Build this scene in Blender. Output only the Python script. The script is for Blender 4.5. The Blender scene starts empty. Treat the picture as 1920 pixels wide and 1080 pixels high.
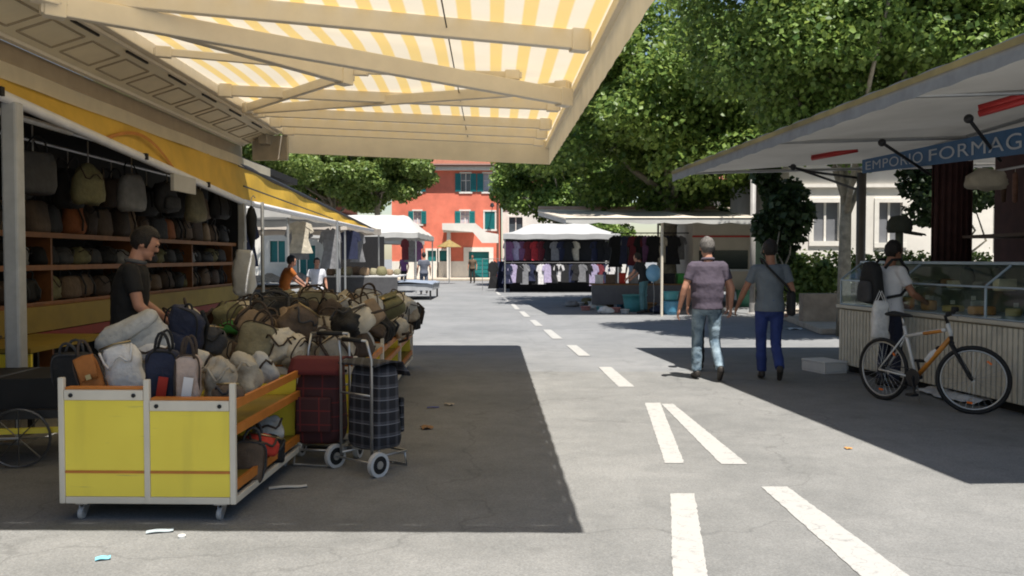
import bpy, math, random
import numpy as np
from mathutils import Vector as V, Matrix, noise
R = math.radians
scene = bpy.context.scene
COL = scene.collection
# ---------------------------------------------------------------- camera, sky, sun, exposure
FPX = 1700.0; CAMZ = 1.5; PITCH = math.atan(57/1700)
cam = bpy.data.cameras.new('camera'); camo = bpy.data.objects.new('camera', cam); COL.objects.link(camo)
cam.sensor_width = 36; cam.lens = 36*FPX/1920; cam.clip_end = 2000; cam.clip_start = .05
camo.location = (0, 0, CAMZ); camo.rotation_euler = (math.pi/2-PITCH, 0, 0)
scene.camera = camo
SUN = V((.15, -.38, 1.0)).normalized()
world = bpy.data.worlds.new('World'); scene.world = world; world.use_nodes = True
wn = world.node_tree.nodes; wl = world.node_tree.links
sky = wn.new('ShaderNodeTexSky'); sky.sky_type = 'NISHITA'; sky.sun_disc = False
sky.sun_elevation = math.asin(SUN.z); sky.sun_rotation = math.atan2(SUN.x, SUN.y)
sky.air_density = 1.1; sky.dust_density = .5
bg = wn['Background']; bg.inputs[1].default_value = .064
wl.new(sky.outputs[0], bg.inputs[0])
sl = bpy.data.lights.new('sun', 'SUN'); sl.energy = 4.7; sl.angle = R(.5); sl.color = (1, .95, .87)
so = bpy.data.objects.new('sun', sl); COL.objects.link(so)
so.rotation_euler = (-SUN).to_track_quat('-Z', 'Y').to_euler(); so.location = (8, -15, 40)
scene.view_settings.view_transform = 'Standard'; scene.view_settings.look = 'None'
scene.view_settings.exposure = .92; scene.view_settings.gamma = 1
scene.render.engine = 'CYCLES'
scene.cycles.use_denoising = True
scene.cycles.max_bounces = 8; scene.cycles.transparent_max_bounces = 12
scene.cycles.filter_width = 1.9
# ---------------------------------------------------------------- geometry helpers
def at(px, py, Y):
    """world point seen at photo pixel (px,py) at distance Y along the street"""
    x = (px-960)/FPX; u = (540-py)/FPX
    d = V((x, math.cos(PITCH)+u*math.sin(PITCH), -math.sin(PITCH)+u*math.cos(PITCH)))
    return V((0, 0, CAMZ)) + d*(Y/d.y)
def gr(px, py, z=0.0):
    a = at(px, py, 1.0); d = a-V((0, 0, CAMZ))
    return V((0, 0, CAMZ)) + d*((z-CAMZ)/d.z)
SK = -.0235
def S(xp, y, z=0.0): return V((xp+SK*y, y, z))      # coordinates along the street axis
def rotz(a): return Matrix.Rotation(a, 3, 'Z')
class MB:
    def __init__(s): s.v = []; s.f = []; s.T = None
    def add(s, vs, fs):
        n = len(s.v)
        s.v += [V(v) if s.T is None else s.T @ V(v) for v in vs]
        s.f += [tuple(i+n for i in f) for f in fs]; return s
    def box(s, c, d, rz=0, M=None):
        M = M or rotz(rz); c = V(c); h = V(d)*.5
        vs = [c+M@V((x*h.x, y*h.y, z*h.z)) for z in (-1, 1) for y in (-1, 1) for x in (-1, 1)]
        return s.add(vs, [(0, 2, 3, 1), (4, 5, 7, 6), (0, 1, 5, 4), (2, 6, 7, 3), (0, 4, 6, 2), (1, 3, 7, 5)])
    def b2(s, a, b):
        a = V(a); b = V(b); return s.box((a+b)/2, (abs(b.x-a.x), abs(b.y-a.y), abs(b.z-a.z)))
    def beam(s, p, q, w, h, up=(0, 0, 1)):
        p = V(p); q = V(q); d = (q-p).normalized(); t = d.cross(V(up)).normalized(); u = t.cross(d)
        vs = [e+t*(a*w/2)+u*(b*h/2) for e in (p, q) for a, b in ((-1, -1), (1, -1), (1, 1), (-1, 1))]
        return s.add(vs, [(0, 1, 2, 3), (7, 6, 5, 4), (0, 4, 5, 1), (1, 5, 6, 2), (2, 6, 7, 3), (3, 7, 4, 0)])
    def tube(s, pts, r, n=8, cap=True, close=False):
        pts = [V(p) for p in pts]; m = len(pts); rs = r if isinstance(r, (list, tuple)) else [r]*m
        vs = []; fs = []; ref = None
        for i, p in enumerate(pts):
            if close: d = (pts[(i+1) % m]-pts[i-1])
            else: d = pts[min(i+1, m-1)]-pts[max(i-1, 0)]
            d = d.normalized() if d.length > 1e-9 else V((0, 0, 1))
            if ref is None: ref = V((0, 0, 1)) if abs(d.z) < .9 else V((1, 0, 0))
            t = d.cross(ref).normalized(); u = t.cross(d).normalized(); ref = u
            for k in range(n):
                a = 2*math.pi*k/n; vs.append(p+(t*math.cos(a)+u*math.sin(a))*rs[i])
        for i in range(m if close else m-1):
            j = (i+1) % m
            for k in range(n):
                l = (k+1) % n; fs.append((i*n+k, i*n+l, j*n+l, j*n+k))
        if cap and not close: fs += [tuple(range(n-1, -1, -1)), tuple((m-1)*n+k for k in range(n))]
        return s.add(vs, fs)
    def ball(s, c, r, n=12, m=8, M=None):
        c = V(c); r = V((r, r, r)) if not isinstance(r, (tuple, list, V)) else V(r); M = M or Matrix.Identity(3)
        vs = [c+M@V((0, 0, -r.z))]; fs = []
        for i in range(1, m):
            p = -math.pi/2+math.pi*i/m
            for k in range(n):
                a = 2*math.pi*k/n; vs.append(c+M@V((r.x*math.cos(p)*math.cos(a), r.y*math.cos(p)*math.sin(a), r.z*math.sin(p))))
        vs.append(c+M@V((0, 0, r.z))); L = len(vs)-1
        for k in range(n):
            l = (k+1) % n; fs.append((0, 1+l, 1+k)); fs.append((L, L-n+k, L-n+l))
            for i in range(m-2): a = 1+i*n; fs.append((a+k, a+l, a+n+l, a+n+k))
        return s.add(vs, fs)
    def cap(s, p, q, r0, r1, n=10): return s.tube([p, q], [r0, r1], n).ball(p, r0, n, 8).ball(q, r1, n, 8)
    def rings(s, rs, n=16):
        """rs: list of (centre, lateral vec*halfwidth, forward vec*halfdepth)"""
        vs = []; fs = []
        for c, a, b in rs:
            for k in range(n):
                t = 2*math.pi*k/n; vs.append(V(c)+V(a)*math.cos(t)+V(b)*math.sin(t))
        m = len(rs)
        for i in range(m-1):
            for k in range(n):
                l = (k+1) % n; fs.append((i*n+k, i*n+l, (i+1)*n+l, (i+1)*n+k))
        fs += [tuple(range(n-1, -1, -1)), tuple((m-1)*n+k for k in range(n))]
        return s.add(vs, fs)
    def lathe(s, prof, c=(0, 0, 0), n=16, axis='Z', caps=True):
        c = V(c); vs = []; fs = []; m = len(prof)
        for r, z in prof:
            for k in range(n):
                a = 2*math.pi*k/n
                p = (r*math.cos(a), r*math.sin(a), z) if axis == 'Z' else ((r*math.cos(a), z, r*math.sin(a)) if axis == 'Y' else (z, r*math.cos(a), r*math.sin(a)))
                vs.append(c+V(p))
        for i in range(m-1):
            for k in range(n):
                l = (k+1) % n; fs.append((i*n+k, i*n+l, (i+1)*n+l, (i+1)*n+k))
        if caps and prof[0][0] > 1e-6: fs.append(tuple(range(n-1, -1, -1)))
        if caps and prof[-1][0] > 1e-6: fs.append(tuple((m-1)*n+k for k in range(n)))
        return s.add(vs, fs)
    def poly(s, pts): return s.add(pts, [tuple(range(len(pts)))])
    def prism(s, pts, vec):
        pts = [V(p) for p in pts]; n = len(pts); vec = V(vec)
        return s.add(pts+[p+vec for p in pts], [tuple(range(n-1, -1, -1)), tuple(range(n, 2*n))]+[(i, (i+1) % n, n+(i+1) % n, n+i) for i in range(n)])
    def grid(s, fn, nu, nv):
        vs = [fn(i/nu, j/nv) for j in range(nv+1) for i in range(nu+1)]; w = nu+1
        return s.add(vs, [(j*w+i, j*w+i+1, (j+1)*w+i+1, (j+1)*w+i) for j in range(nv) for i in range(nu)])
    def build(s, name, mat, parent=None, smooth=False, bevel=0, world=False, remesh=0, solid=0, subd=0, fix=True):
        me = bpy.data.meshes.new(name)
        off = V(parent.location) if (world and parent is not None) else V((0, 0, 0))
        if world and parent is not None and parent.parent is not None: off = off+V(parent.parent.location)
        me.from_pydata([tuple(v-off) for v in s.v], [], s.f)
        if fix:
            import bmesh
            bm = bmesh.new(); bm.from_mesh(me); bmesh.ops.recalc_face_normals(bm, faces=bm.faces); bm.to_mesh(me); bm.free()
        if smooth: me.polygons.foreach_set('use_smooth', [True]*len(me.polygons))
        if mat is not None: me.materials.append(mat)
        o = bpy.data.objects.new(name, me); COL.objects.link(o)
        if parent is not None: o.parent = parent
        if remesh:
            m = o.modifiers.new('remesh', 'REMESH'); m.mode = 'VOXEL'; m.voxel_size = remesh; m.use_smooth_shade = True
            m = o.modifiers.new('smooth', 'SMOOTH'); m.factor = .5; m.iterations = 4
        if solid: m = o.modifiers.new('solid', 'SOLIDIFY'); m.thickness = solid; m.offset = 0
        if subd: m = o.modifiers.new('sub', 'SUBSURF'); m.levels = subd; m.render_levels = subd
        if bevel: m = o.modifiers.new('bevel', 'BEVEL'); m.width = bevel; m.segments = 2; m.limit_method = 'ANGLE'
        return o
def tag(o, label=None, cat=None, group=None, kind=None):
    if label: o['label'] = label
    if cat: o['category'] = cat
    if group: o['group'] = group
    if kind: o['kind'] = kind
    return o
def thing(name, label, cat, loc=(0, 0, 0), rz=0, group=None):
    o = bpy.data.objects.new(name, None); COL.objects.link(o); o.location = loc; o.rotation_euler = (0, 0, rz); o.empty_display_size = .1
    return tag(o, label, cat, group)
def copytree(o, parent=None):
    c = o.copy(); COL.objects.link(c)
    if parent is not None: c.parent = parent
    for ch in list(o.children): copytree(ch, c)
    return c
# ---------------------------------------------------------------- materials
def hexc(h): return tuple((lambda c: c/12.92 if c <= .04045 else ((c+.055)/1.055)**2.4)(int(h[i:i+2], 16)/255) for i in (0, 2, 4))
MATS = {}
def mat(name, col, rough=.6, metal=0, var=.15, vs=6, bump=0, bs=30, trans=0, spec=.4, tcol=None, alpha=None, sheen=0):
    """Principled with noise-driven colour variation and bump; trans = share of translucent transmission (cloth, leaves)"""
    if name in MATS: return MATS[name]
    m = bpy.data.materials.new(name); m.use_nodes = True; MATS[name] = m
    n = m.node_tree.nodes; l = m.node_tree.links; b = n['Principled BSDF']
    col = hexc(col) if isinstance(col, str) else col
    b.inputs['Roughness'].default_value = rough; b.inputs['Metallic'].default_value = metal
    b.inputs['Specular IOR Level'].default_value = spec
    tc = n.new('ShaderNodeTexCoord'); src = None
    if var:
        nz = n.new('ShaderNodeTexNoise'); nz.inputs['Scale'].default_value = vs; nz.inputs['Detail'].default_value = 6; nz.inputs['Roughness'].default_value = .6
        l.new(tc.outputs['Object'], nz.inputs['Vector'])
        rp = n.new('ShaderNodeValToRGB'); rp.color_ramp.elements[0].position = .3; rp.color_ramp.elements[1].position = .7
        rp.color_ramp.elements[0].color = tuple(max(0, c*(1-var)) for c in col)+(1,); rp.color_ramp.elements[1].color = tuple(min(1, c*(1+var)) for c in col)+(1,)
        l.new(nz.outputs['Fac'], rp.inputs[0]); src = rp.outputs[0]; l.new(src, b.inputs['Base Color'])
    else: b.inputs['Base Color'].default_value = tuple(col)+(1,)
    if bump:
        nb = n.new('ShaderNodeTexNoise'); nb.inputs['Scale'].default_value = bs; nb.inputs['Detail'].default_value = 4
        l.new(tc.outputs['Object'], nb.inputs['Vector'])
        bp = n.new('ShaderNodeBump'); bp.inputs['Strength'].default_value = min(1, bump); bp.inputs['Distance'].default_value = .02
        l.new(nb.outputs['Fac'], bp.inputs['Height']); l.new(bp.outputs[0], b.inputs['Normal'])
    if trans:
        t = n.new('ShaderNodeBsdfTranslucent'); mx = n.new('ShaderNodeMixShader'); mx.inputs[0].default_value = trans
        if src is not None and tcol is None: l.new(src, t.inputs[0])
        else: t.inputs[0].default_value = tuple(tcol or col)+(1,)
        l.new(b.outputs[0], mx.inputs[1]); l.new(t.outputs[0], mx.inputs[2]); l.new(mx.outputs[0], n['Material Output'].inputs[0])
    return m
def glass(name, tint=(.93, .97, .95), refl=.09):
    if name in MATS: return MATS[name]
    m = bpy.data.materials.new(name); m.use_nodes = True; MATS[name] = m
    n = m.node_tree.nodes; l = m.node_tree.links; n.remove(n['Principled BSDF'])
    t = n.new('ShaderNodeBsdfTransparent'); t.inputs[0].default_value = tint+(1,)
    g = n.new('ShaderNodeBsdfGlossy'); g.inputs['Roughness'].default_value = .03
    mx = n.new('ShaderNodeMixShader'); mx.inputs[0].default_value = refl
    l.new(t.outputs[0], mx.inputs[1]); l.new(g.outputs[0], mx.inputs[2]); l.new(mx.outputs[0], n['Material Output'].inputs[0])
    return m
def nodemat(name, fn, rough=.7):
    m = bpy.data.materials.new(name); m.use_nodes = True; MATS[name] = m
    n = m.node_tree.nodes; l = m.node_tree.links; b = n['Principled BSDF']; b.inputs['Roughness'].default_value = rough
    fn(n, l, b); return m
def mth(n, l, op, a, b=None):
    x = n.new('ShaderNodeMath'); x.operation = op
    for i, q in enumerate((a, b)):
        if q is None: continue
        if isinstance(q, (int, float)): x.inputs[i].default_value = q
        else: l.new(q, x.inputs[i])
    return x.outputs[0]
def mixc(n, l, f, a, b):
    x = n.new('ShaderNodeMix'); x.data_type = 'RGBA'
    if isinstance(f, (int, float)): x.inputs[0].default_value = f
    else: l.new(f, x.inputs[0])
    for i, q in ((6, a), (7, b)):
        if isinstance(q, tuple): x.inputs[i].default_value = q+(1,) if len(q) == 3 else q
        else: l.new(q, x.inputs[i])
    return x.outputs[2]
def asphalt(name, c0, c1):
    def fn(n, l, b):
        tc = n.new('ShaderNodeTexCoord'); P = tc.outputs['Object']
        def nz(s, d=5, r=.6):
            x = n.new('ShaderNodeTexNoise'); x.inputs['Scale'].default_value = s; x.inputs['Detail'].default_value = d; x.inputs['Roughness'].default_value = r
            l.new(P, x.inputs['Vector']); return x.outputs['Fac']
        big = n.new('ShaderNodeValToRGB'); big.color_ramp.elements[0].position = .4; big.color_ramp.elements[1].position = .6
        big.color_ramp.elements[0].color = c0+(1,); big.color_ramp.elements[1].color = c1+(1,)
        l.new(mth(n, l, 'ADD', mth(n, l, 'MULTIPLY', nz(.45, 8, .62), .6), mth(n, l, 'MULTIPLY', nz(3.1, 5, .7), .4)), big.inputs[0])
        f = nz(90, 2, .7); fr = n.new('ShaderNodeMapRange'); fr.inputs[1].default_value = .3; fr.inputs[2].default_value = .7; fr.inputs[3].default_value = .76; fr.inputs[4].default_value = 1.24
        l.new(f, fr.inputs[0])
        mu = n.new('ShaderNodeVectorMath'); mu.operation = 'SCALE'; l.new(big.outputs[0], mu.inputs[0]); l.new(fr.outputs[0], mu.inputs['Scale'])
        # oily stains and thin cracks
        st = n.new('ShaderNodeMapRange'); st.inputs[1].default_value = .62; st.inputs[2].default_value = .72; l.new(nz(1.7, 3), st.inputs[0])
        c = mixc(n, l, mth(n, l, 'MULTIPLY', st.outputs[0], .25), mu.outputs[0], tuple(x*.45 for x in c0))
        vo = n.new('ShaderNodeTexVoronoi'); vo.feature = 'DISTANCE_TO_EDGE'; vo.inputs['Scale'].default_value = .33
        dp = n.new('ShaderNodeVectorMath'); dp.operation = 'ADD'; nv = n.new('ShaderNodeTexNoise'); nv.inputs['Scale'].default_value = 1.6; nv.inputs['Detail'].default_value = 6
        l.new(P, nv.inputs['Vector']); l.new(P, dp.inputs[0]); l.new(nv.outputs['Color'], dp.inputs[1]); l.new(dp.outputs[0], vo.inputs['Vector'])
        cr = n.new('ShaderNodeMapRange'); cr.inputs[1].default_value = .0; cr.inputs[2].default_value = .006; cr.inputs[3].default_value = 1; cr.inputs[4].default_value = 0; l.new(vo.outputs['Distance'], cr.inputs[0])
        c = mixc(n, l, mth(n, l, 'MULTIPLY', cr.outputs[0], .32), c, tuple(x*.3 for x in c0))
        l.new(c, b.inputs['Base Color'])
        bp = n.new('ShaderNodeBump'); bp.inputs['Strength'].default_value = .5; bp.inputs['Distance'].default_value = .006; l.new(f, bp.inputs['Height']); l.new(bp.outputs[0], b.inputs['Normal'])
    return nodemat(name, fn, .85)
A_FAR = asphalt('asphalt_cool', (.155, .16, .165), (.21, .213, .217))
A_NEAR = asphalt('asphalt_warm', (.146, .147, .143), (.204, .203, .196))
def paintfn(n, l, b):
    tc = n.new('ShaderNodeTexCoord'); x = n.new('ShaderNodeTexNoise'); x.inputs['Scale'].default_value = 14; x.inputs['Detail'].default_value = 8; x.inputs['Roughness'].default_value = .75
    l.new(tc.outputs['Object'], x.inputs['Vector'])
    r = n.new('ShaderNodeValToRGB'); r.color_ramp.elements[0].position = .32; r.color_ramp.elements[1].position = .45
    r.color_ramp.elements[0].color = (.23, .225, .215, 1); r.color_ramp.elements[1].color = (.37, .365, .35, 1); l.new(x.outputs['Fac'], r.inputs[0])
    v = n.new('ShaderNodeTexVoronoi'); v.feature = 'DISTANCE_TO_EDGE'; v.inputs['Scale'].default_value = 2.1
    a = n.new('ShaderNodeVectorMath'); a.operation = 'ADD'; nv = n.new('ShaderNodeTexNoise'); nv.inputs['Scale'].default_value = 5; l.new(tc.outputs['Object'], nv.inputs['Vector'])
    l.new(tc.outputs['Object'], a.inputs[0]); l.new(nv.outputs['Color'], a.inputs[1]); l.new(a.outputs[0], v.inputs['Vector'])
    cr = n.new('ShaderNodeMapRange'); cr.inputs[2].default_value = .012; cr.inputs[3].default_value = 1; cr.inputs[4].default_value = 0; l.new(v.outputs['Distance'], cr.inputs[0])
    l.new(mixc(n, l, mth(n, l, 'MULTIPLY', cr.outputs[0], .6), r.outputs[0], (.15, .15, .15)), b.inputs['Base Color'])
PAINT = nodemat('road_paint', paintfn, .7)
def stripefn(n, l, b):
    tc = n.new('ShaderNodeTexCoord'); sp = n.new('ShaderNodeSeparateXYZ'); l.new(tc.outputs['Object'], sp.inputs[0])
    x = mth(n, l, 'ADD', sp.outputs[0], mth(n, l, 'MULTIPLY', sp.outputs[1], -SK))
    f = mth(n, l, 'FRACT', mth(n, l, 'DIVIDE', mth(n, l, 'ADD', x, 20.05), .25))
    tri = mth(n, l, 'ABSOLUTE', mth(n, l, 'SUBTRACT', f, .5))
    mr = n.new('ShaderNodeMapRange'); mr.inputs[1].default_value = .255; mr.inputs[2].default_value = .31; l.new(tri, mr.inputs[0])
    nz = n.new('ShaderNodeTexNoise'); nz.inputs['Scale'].default_value = 3; nz.inputs['Detail'].default_value = 5; l.new(tc.outputs['Object'], nz.inputs['Vector'])
    c = mixc(n, l, mr.outputs[0], (.86, .78, .64), (.86, .62, .22))
    c2 = mixc(n, l, mth(n, l, 'MULTIPLY', nz.outputs['Fac'], .3), c, (.7, .58, .36))
    l.new(c2, b.inputs['Base Color'])
    t = n.new('ShaderNodeBsdfTranslucent'); l.new(c2, t.inputs[0]); mx = n.new('ShaderNodeMixShader'); mx.inputs[0].default_value = .34
    l.new(b.outputs[0], mx.inputs[1]); l.new(t.outputs[0], mx.inputs[2]); l.new(mx.outputs[0], n['Material Output'].inputs[0])
STRIPE = nodemat('striped_awning_cloth', stripefn, .8)
def plaidfn(n, l, b):
    tc = n.new('ShaderNodeTexCoord'); sp = n.new('ShaderNodeSeparateXYZ'); l.new(tc.outputs['Object'], sp.inputs[0])
    def st(o, p, w): return mth(n, l, 'LESS_THAN', mth(n, l, 'FRACT', mth(n, l, 'DIVIDE', mth(n, l, 'ADD', o, 5.0), p)), w)
    h = mth(n, l, 'ADD', sp.outputs[0], sp.outputs[1])
    a = st(h, .085, .3); c = st(sp.outputs[2], .085, .3); d = st(sp.outputs[2], .085, .06)
    k = mixc(n, l, mth(n, l, 'MULTIPLY', mth(n, l, 'ADD', a, c), .5), (.012, .013, .018), (.085, .085, .10))
    l.new(mixc(n, l, d, k, (.2, .2, .22)), b.inputs['Base Color'])
PLAID = nodemat('dark_plaid_cloth', plaidfn, .8)
def redplaidfn(n, l, b):
    tc = n.new('ShaderNodeTexCoord'); sp = n.new('ShaderNodeSeparateXYZ'); l.new(tc.outputs['Object'], sp.inputs[0])
    def st(o, p, w): return mth(n, l, 'LESS_THAN', mth(n, l, 'FRACT', mth(n, l, 'DIVIDE', mth(n, l, 'ADD', o, 5.0), p)), w)
    d = mth(n, l, 'MAXIMUM', st(sp.outputs[2], .1, .1), st(sp.outputs[0], .14, .08))
    l.new(mixc(n, l, d, (.055, .016, .018), (.15, .02, .02)), b.inputs['Base Color'])
REDPLAID = nodemat('wine_red_plaid_cloth', redplaidfn, .8)
def leafmat(name, c0, c1, trans=.35):
    def fn(n, l, b):
        g = n.new('ShaderNodeNewGeometry'); r = n.new('ShaderNodeValToRGB'); r.color_ramp.elements[0].color = c0+(1,); r.color_ramp.elements[1].color = c1+(1,)
        l.new(g.outputs['Random Per Island'], r.inputs[0]); l.new(r.outputs[0], b.inputs['Base Color'])
        b.inputs['Specular IOR Level'].default_value = .35
        t = n.new('ShaderNodeBsdfTranslucent'); hs = n.new('ShaderNodeHueSaturation'); hs.inputs['Value'].default_value = 1.5; hs.inputs['Hue'].default_value = .48
        l.new(r.outputs[0], hs.inputs['Color']); l.new(hs.outputs[0], t.inputs[0])
        mx = n.new('ShaderNodeMixShader'); mx.inputs[0].default_value = trans
        l.new(b.outputs[0], mx.inputs[1]); l.new(t.outputs[0], mx.inputs[2]); l.new(mx.outputs[0], n['Material Output'].inputs[0])
    return nodemat(name, fn, .45)
LEAF_R = leafmat('plane_tree_leaves', (.05, .105, .02), (.21, .30, .07))
LEAF_L = leafmat('light_green_leaves', (.065, .12, .025), (.22, .29, .08))
LEAF_D = leafmat('dark_shrub_leaves', (.015, .032, .012), (.05, .08, .025))
LEAF_H = leafmat('hedge_leaves', (.05, .09, .02), (.14, .19, .05))
BARK = mat('bark', (.25, .22, .165), .9, var=.35, vs=9, bump=.8, bs=18)
METAL = mat('galvanised_metal', (.45, .45, .45), .4, .8, .1)
WHITE_M = mat('white_painted_metal', (.74, .74, .76), .4, var=.08)
GREYPOST = mat('grey_post_sleeve', (.42, .43, .44), .5, var=.12)
CREAM_M = mat('cream_painted_metal', (.62, .56, .46), .45, var=.1, vs=3)
DARK_M = mat('dark_metal', (.03, .03, .033), .5, .3, .1)
BLACK = mat('black_rubber', (.012, .012, .013), .7, var=.2)
def yelfn(n, l, b):
    tc = n.new('ShaderNodeTexCoord')
    def nz(s, sc, d=5):
        mp = n.new('ShaderNodeMapping'); mp.inputs['Scale'].default_value = sc; x = n.new('ShaderNodeTexNoise'); x.inputs['Scale'].default_value = s; x.inputs['Detail'].default_value = d
        l.new(tc.outputs['Object'], mp.inputs[0]); l.new(mp.outputs[0], x.inputs['Vector']); return x.outputs['Fac']
    def rng(o, a, c):
        r = n.new('ShaderNodeMapRange'); r.inputs[1].default_value = a; r.inputs[2].default_value = c; l.new(o, r.inputs[0]); return r.outputs[0]
    c = mixc(n, l, rng(nz(2.5, (1, 1, 1)), .3, .7), (.86, .69, .065), (.79, .62, .055))
    c = mixc(n, l, mth(n, l, 'MULTIPLY', rng(nz(7, (1, 1, .12), 6), .58, .72), .16), c, (.42, .33, .05))      # vertical rain streaks
    c = mixc(n, l, mth(n, l, 'MULTIPLY', rng(nz(60, (.06, 1, 1), 3), .68, .74), .4), c, (.30, .26, .10))      # scuffs
    l.new(c, b.inputs['Base Color'])
    bp = n.new('ShaderNodeBump'); bp.inputs['Strength'].default_value = .15; bp.inputs['Distance'].default_value = .02; l.new(nz(2.2, (1, 1, 1), 2), bp.inputs['Height']); l.new(bp.outputs[0], b.inputs['Normal'])
YELLOW_P = nodemat('yellow_panel', yelfn, .4)
ORANGE_E = mat('orange_edge', (.5, .17, .025), .5, var=.15)
YTARP = mat('yellow_tarp', (.76, .47, .06), .6, var=.14, vs=2, trans=.15)
WTARP2 = mat('greyish_tarp', (.42, .42, .42), .6, var=.12, vs=2, trans=.08)
WTARP = mat('white_tarp', (.52, .51, .485), .6, var=.1, vs=2, trans=.12)
BTARP = mat('beige_tarp', (.58, .51, .43), .65, var=.12, vs=2, trans=.10)
GTARP = mat('grey_tarp', (.40, .39, .365), .6, var=.12, vs=1.5, trans=.06)
SKIN = mat('skin', (.42, .21, .14), .55, var=.1, vs=12)
SKIN2 = mat('tanned_skin', (.30, .14, .085), .55, var=.1, vs=12)
HAIR_D = mat('dark_hair', (.012, .009, .008), .6, var=.3, vs=60, bump=.6, bs=120)
HAIR_G = mat('grey_hair', (.13, .12, .11), .75, var=.6, vs=45, bump=.6, bs=120)
random.seed(7)
# ================================================================ SETTING
def sheet(name, pts, z, m, kind='structure'):
    b = MB(); b.poly([(p[0], p[1], z) for p in pts]); o = b.build(name, m); return tag(o, kind=kind)
sheet('ground', [(-400, -60), (400, -60), (400, 700), (-400, 700)], 0, A_FAR)
yj = 2550/(698-483)
sheet('road_patch', [(-30, -30), (30, -30), (30, yj+.15), (6, yj-.05), (-30, yj+.25)], .004, A_NEAR)
PAVE = mat('pavement_stone', (.42, .36, .29), .85, var=.18, vs=3, bump=.3, bs=40)
b = MB(); b.prism([(6.0, 17.6, 0), (40, 15.6, 0), (40, 25, 0), (6.9, 24.6, 0)], (0, 0, .12)); tag(b.build('pavement', PAVE, bevel=.02), kind='structure')
b = MB(); b.prism([(-8, 58.8, 0), (.2, 57.9, 0), (.2, 62, 0), (-8, 62, 0)], (0, 0, .14)); tag(b.build('far_pavement', PAVE, bevel=.02), kind='structure')
def mark(pix):
    c = [gr(x, y, .008) for x, y in pix]; q = []; rr = random.Random(int(pix[0][0]))
    for i, p in enumerate(c):
        e = c[(i+1) % len(c)]; k = max(1, int((e-p).length/.035)); q += [p.lerp(e, j/k)+V((rr.uniform(-.004, .004), rr.uniform(-.004, .004), 0)) for j in range(k)]
    b = MB(); b.poly(q); o = b.build('road_marking', PAINT); tag(o, kind='structure')
mark([(1209, 755), (1238, 755), (1283, 868), (1247, 868)])
mark([(1240, 757), (1262, 757), (1402, 870), (1352, 870)])
mark([(1257, 925), (1302, 925), (1332, 1110), (1262, 1110)])
mark([(1427, 912), (1476, 912), (1760, 1120), (1660, 1120)])
mark([(1122, 688), (1146, 688), (1190, 725), (1160, 725)])
mark([(1062, 647), (1081, 647), (1107, 667), (1085, 667)])
mark([(1018, 618), (1033, 618), (1055, 635), (1036, 635)])
mark([(993, 600), (1004, 600), (1018, 611), (1004, 611)])
mark([(973, 584), (983, 584), (994, 594), (983, 594)])
mark([(957, 570), (965, 570), (975, 580), (966, 580)])
mark([(941, 556), (947, 556), (957, 566), (951, 566)])
mark([(926, 545), (931, 545), (940, 553), (934, 553)])
# ---------------------------------------------------------------- houses
def facade(mb, x0, x1, z0, z1, holes, depth=.22, y=0.0):
    xs = sorted({x0, x1}|{h[0] for h in holes}|{h[1] for h in holes}); zs = sorted({z0, z1}|{h[2] for h in holes}|{h[3] for h in holes})
    for a, b in zip(xs, xs[1:]):
        for c, d in zip(zs, zs[1:]):
            if any(h[0] <= a and b <= h[1] and h[2] <= c and d <= h[3] for h in holes): continue
            mb.add([(a, y, c), (b, y, c), (b, y, d), (a, y, d)], [(0, 1, 2, 3)])
    for a, b, c, d in holes:
        q = [(a, c), (b, c), (b, d), (a, d)]
        for i in range(4):
            p, r = q[i], q[(i+1) % 4]
            mb.add([(p[0], y, p[1]), (r[0], y, r[1]), (r[0], y+depth, r[1]), (p[0], y+depth, p[1])], [(0, 1, 2, 3)])
RED_W = mat('red_plaster', (.66, .18, .115), .85, var=.2, vs=.9, bump=.3, bs=25)
WHITE_W = mat('white_plaster', (.66, .63, .58), .85, var=.14, vs=.8, bump=.2, bs=25)
TEAL = mat('teal_paint', (.01, .16, .165), .5, var=.12, vs=5)
STONE = mat('white_stone_trim', (.68, .65, .60), .8, var=.08)
TILE = mat('roof_tiles', (.24, .085, .05), .85, var=.3, vs=8, bump=.8, bs=14)
PANE = mat('window_pane', (.07, .085, .10), .12, var=.3, vs=2, spec=.6)
CURT = mat('pale_curtain', (.42, .45, .5), .8, var=.1)
HY = 62.0
def hx(px): return (px-960)/FPX*HY
def hz(py): return CAMZ+(483-py)/FPX*HY
h = thing('red_house', 'red plastered three-storey house with teal shutters at the end of the street', 'house', (hx(866), HY, 0))
mb = MB(); X0, X1 = hx(735)-hx(866), hx(937)-hx(866); ZT = hz(316)
def hw(a, b, c, d): return (hx(a)-hx(866), hx(b)-hx(866), hz(d), hz(c))
win2 = [hw(865, 882, 326, 360), hw(907, 926, 326, 360), hw(775, 789, 326, 360)]
win1 = [hw(864, 880, 396, 420), hw(776, 790, 396, 420)]; side = [hw(909, 928, 397, 430)]
gar = [(hx(879)-hx(866), hx(917)-hx(866), 0.05, hz(472))]; drs = [(hx(802)-hx(866), hx(818)-hx(866), .05, hz(470)), (hx(824)-hx(866), hx(840)-hx(866), .05, hz(470))]
facade(mb, X0, X1, 0, ZT, win2+win1+side+gar+drs, .25)
mb.add([(X0, 0, 0), (X0, 9, 0), (X0, 9, ZT), (X0, 0, ZT)], [(0, 1, 2, 3)]); mb.add([(X1, 0, 0), (X1, 9, 0), (X1, 9, ZT), (X1, 0, ZT)], [(0, 1, 2, 3)])
mb.add([(X0, 9, 0), (X1, 9, 0), (X1, 9, ZT), (X0, 9, ZT)], [(0, 1, 2, 3)])
mb.build('wall', RED_W, h)
r = MB(); rx0, rx1 = X0-.4, X1+.35
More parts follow.
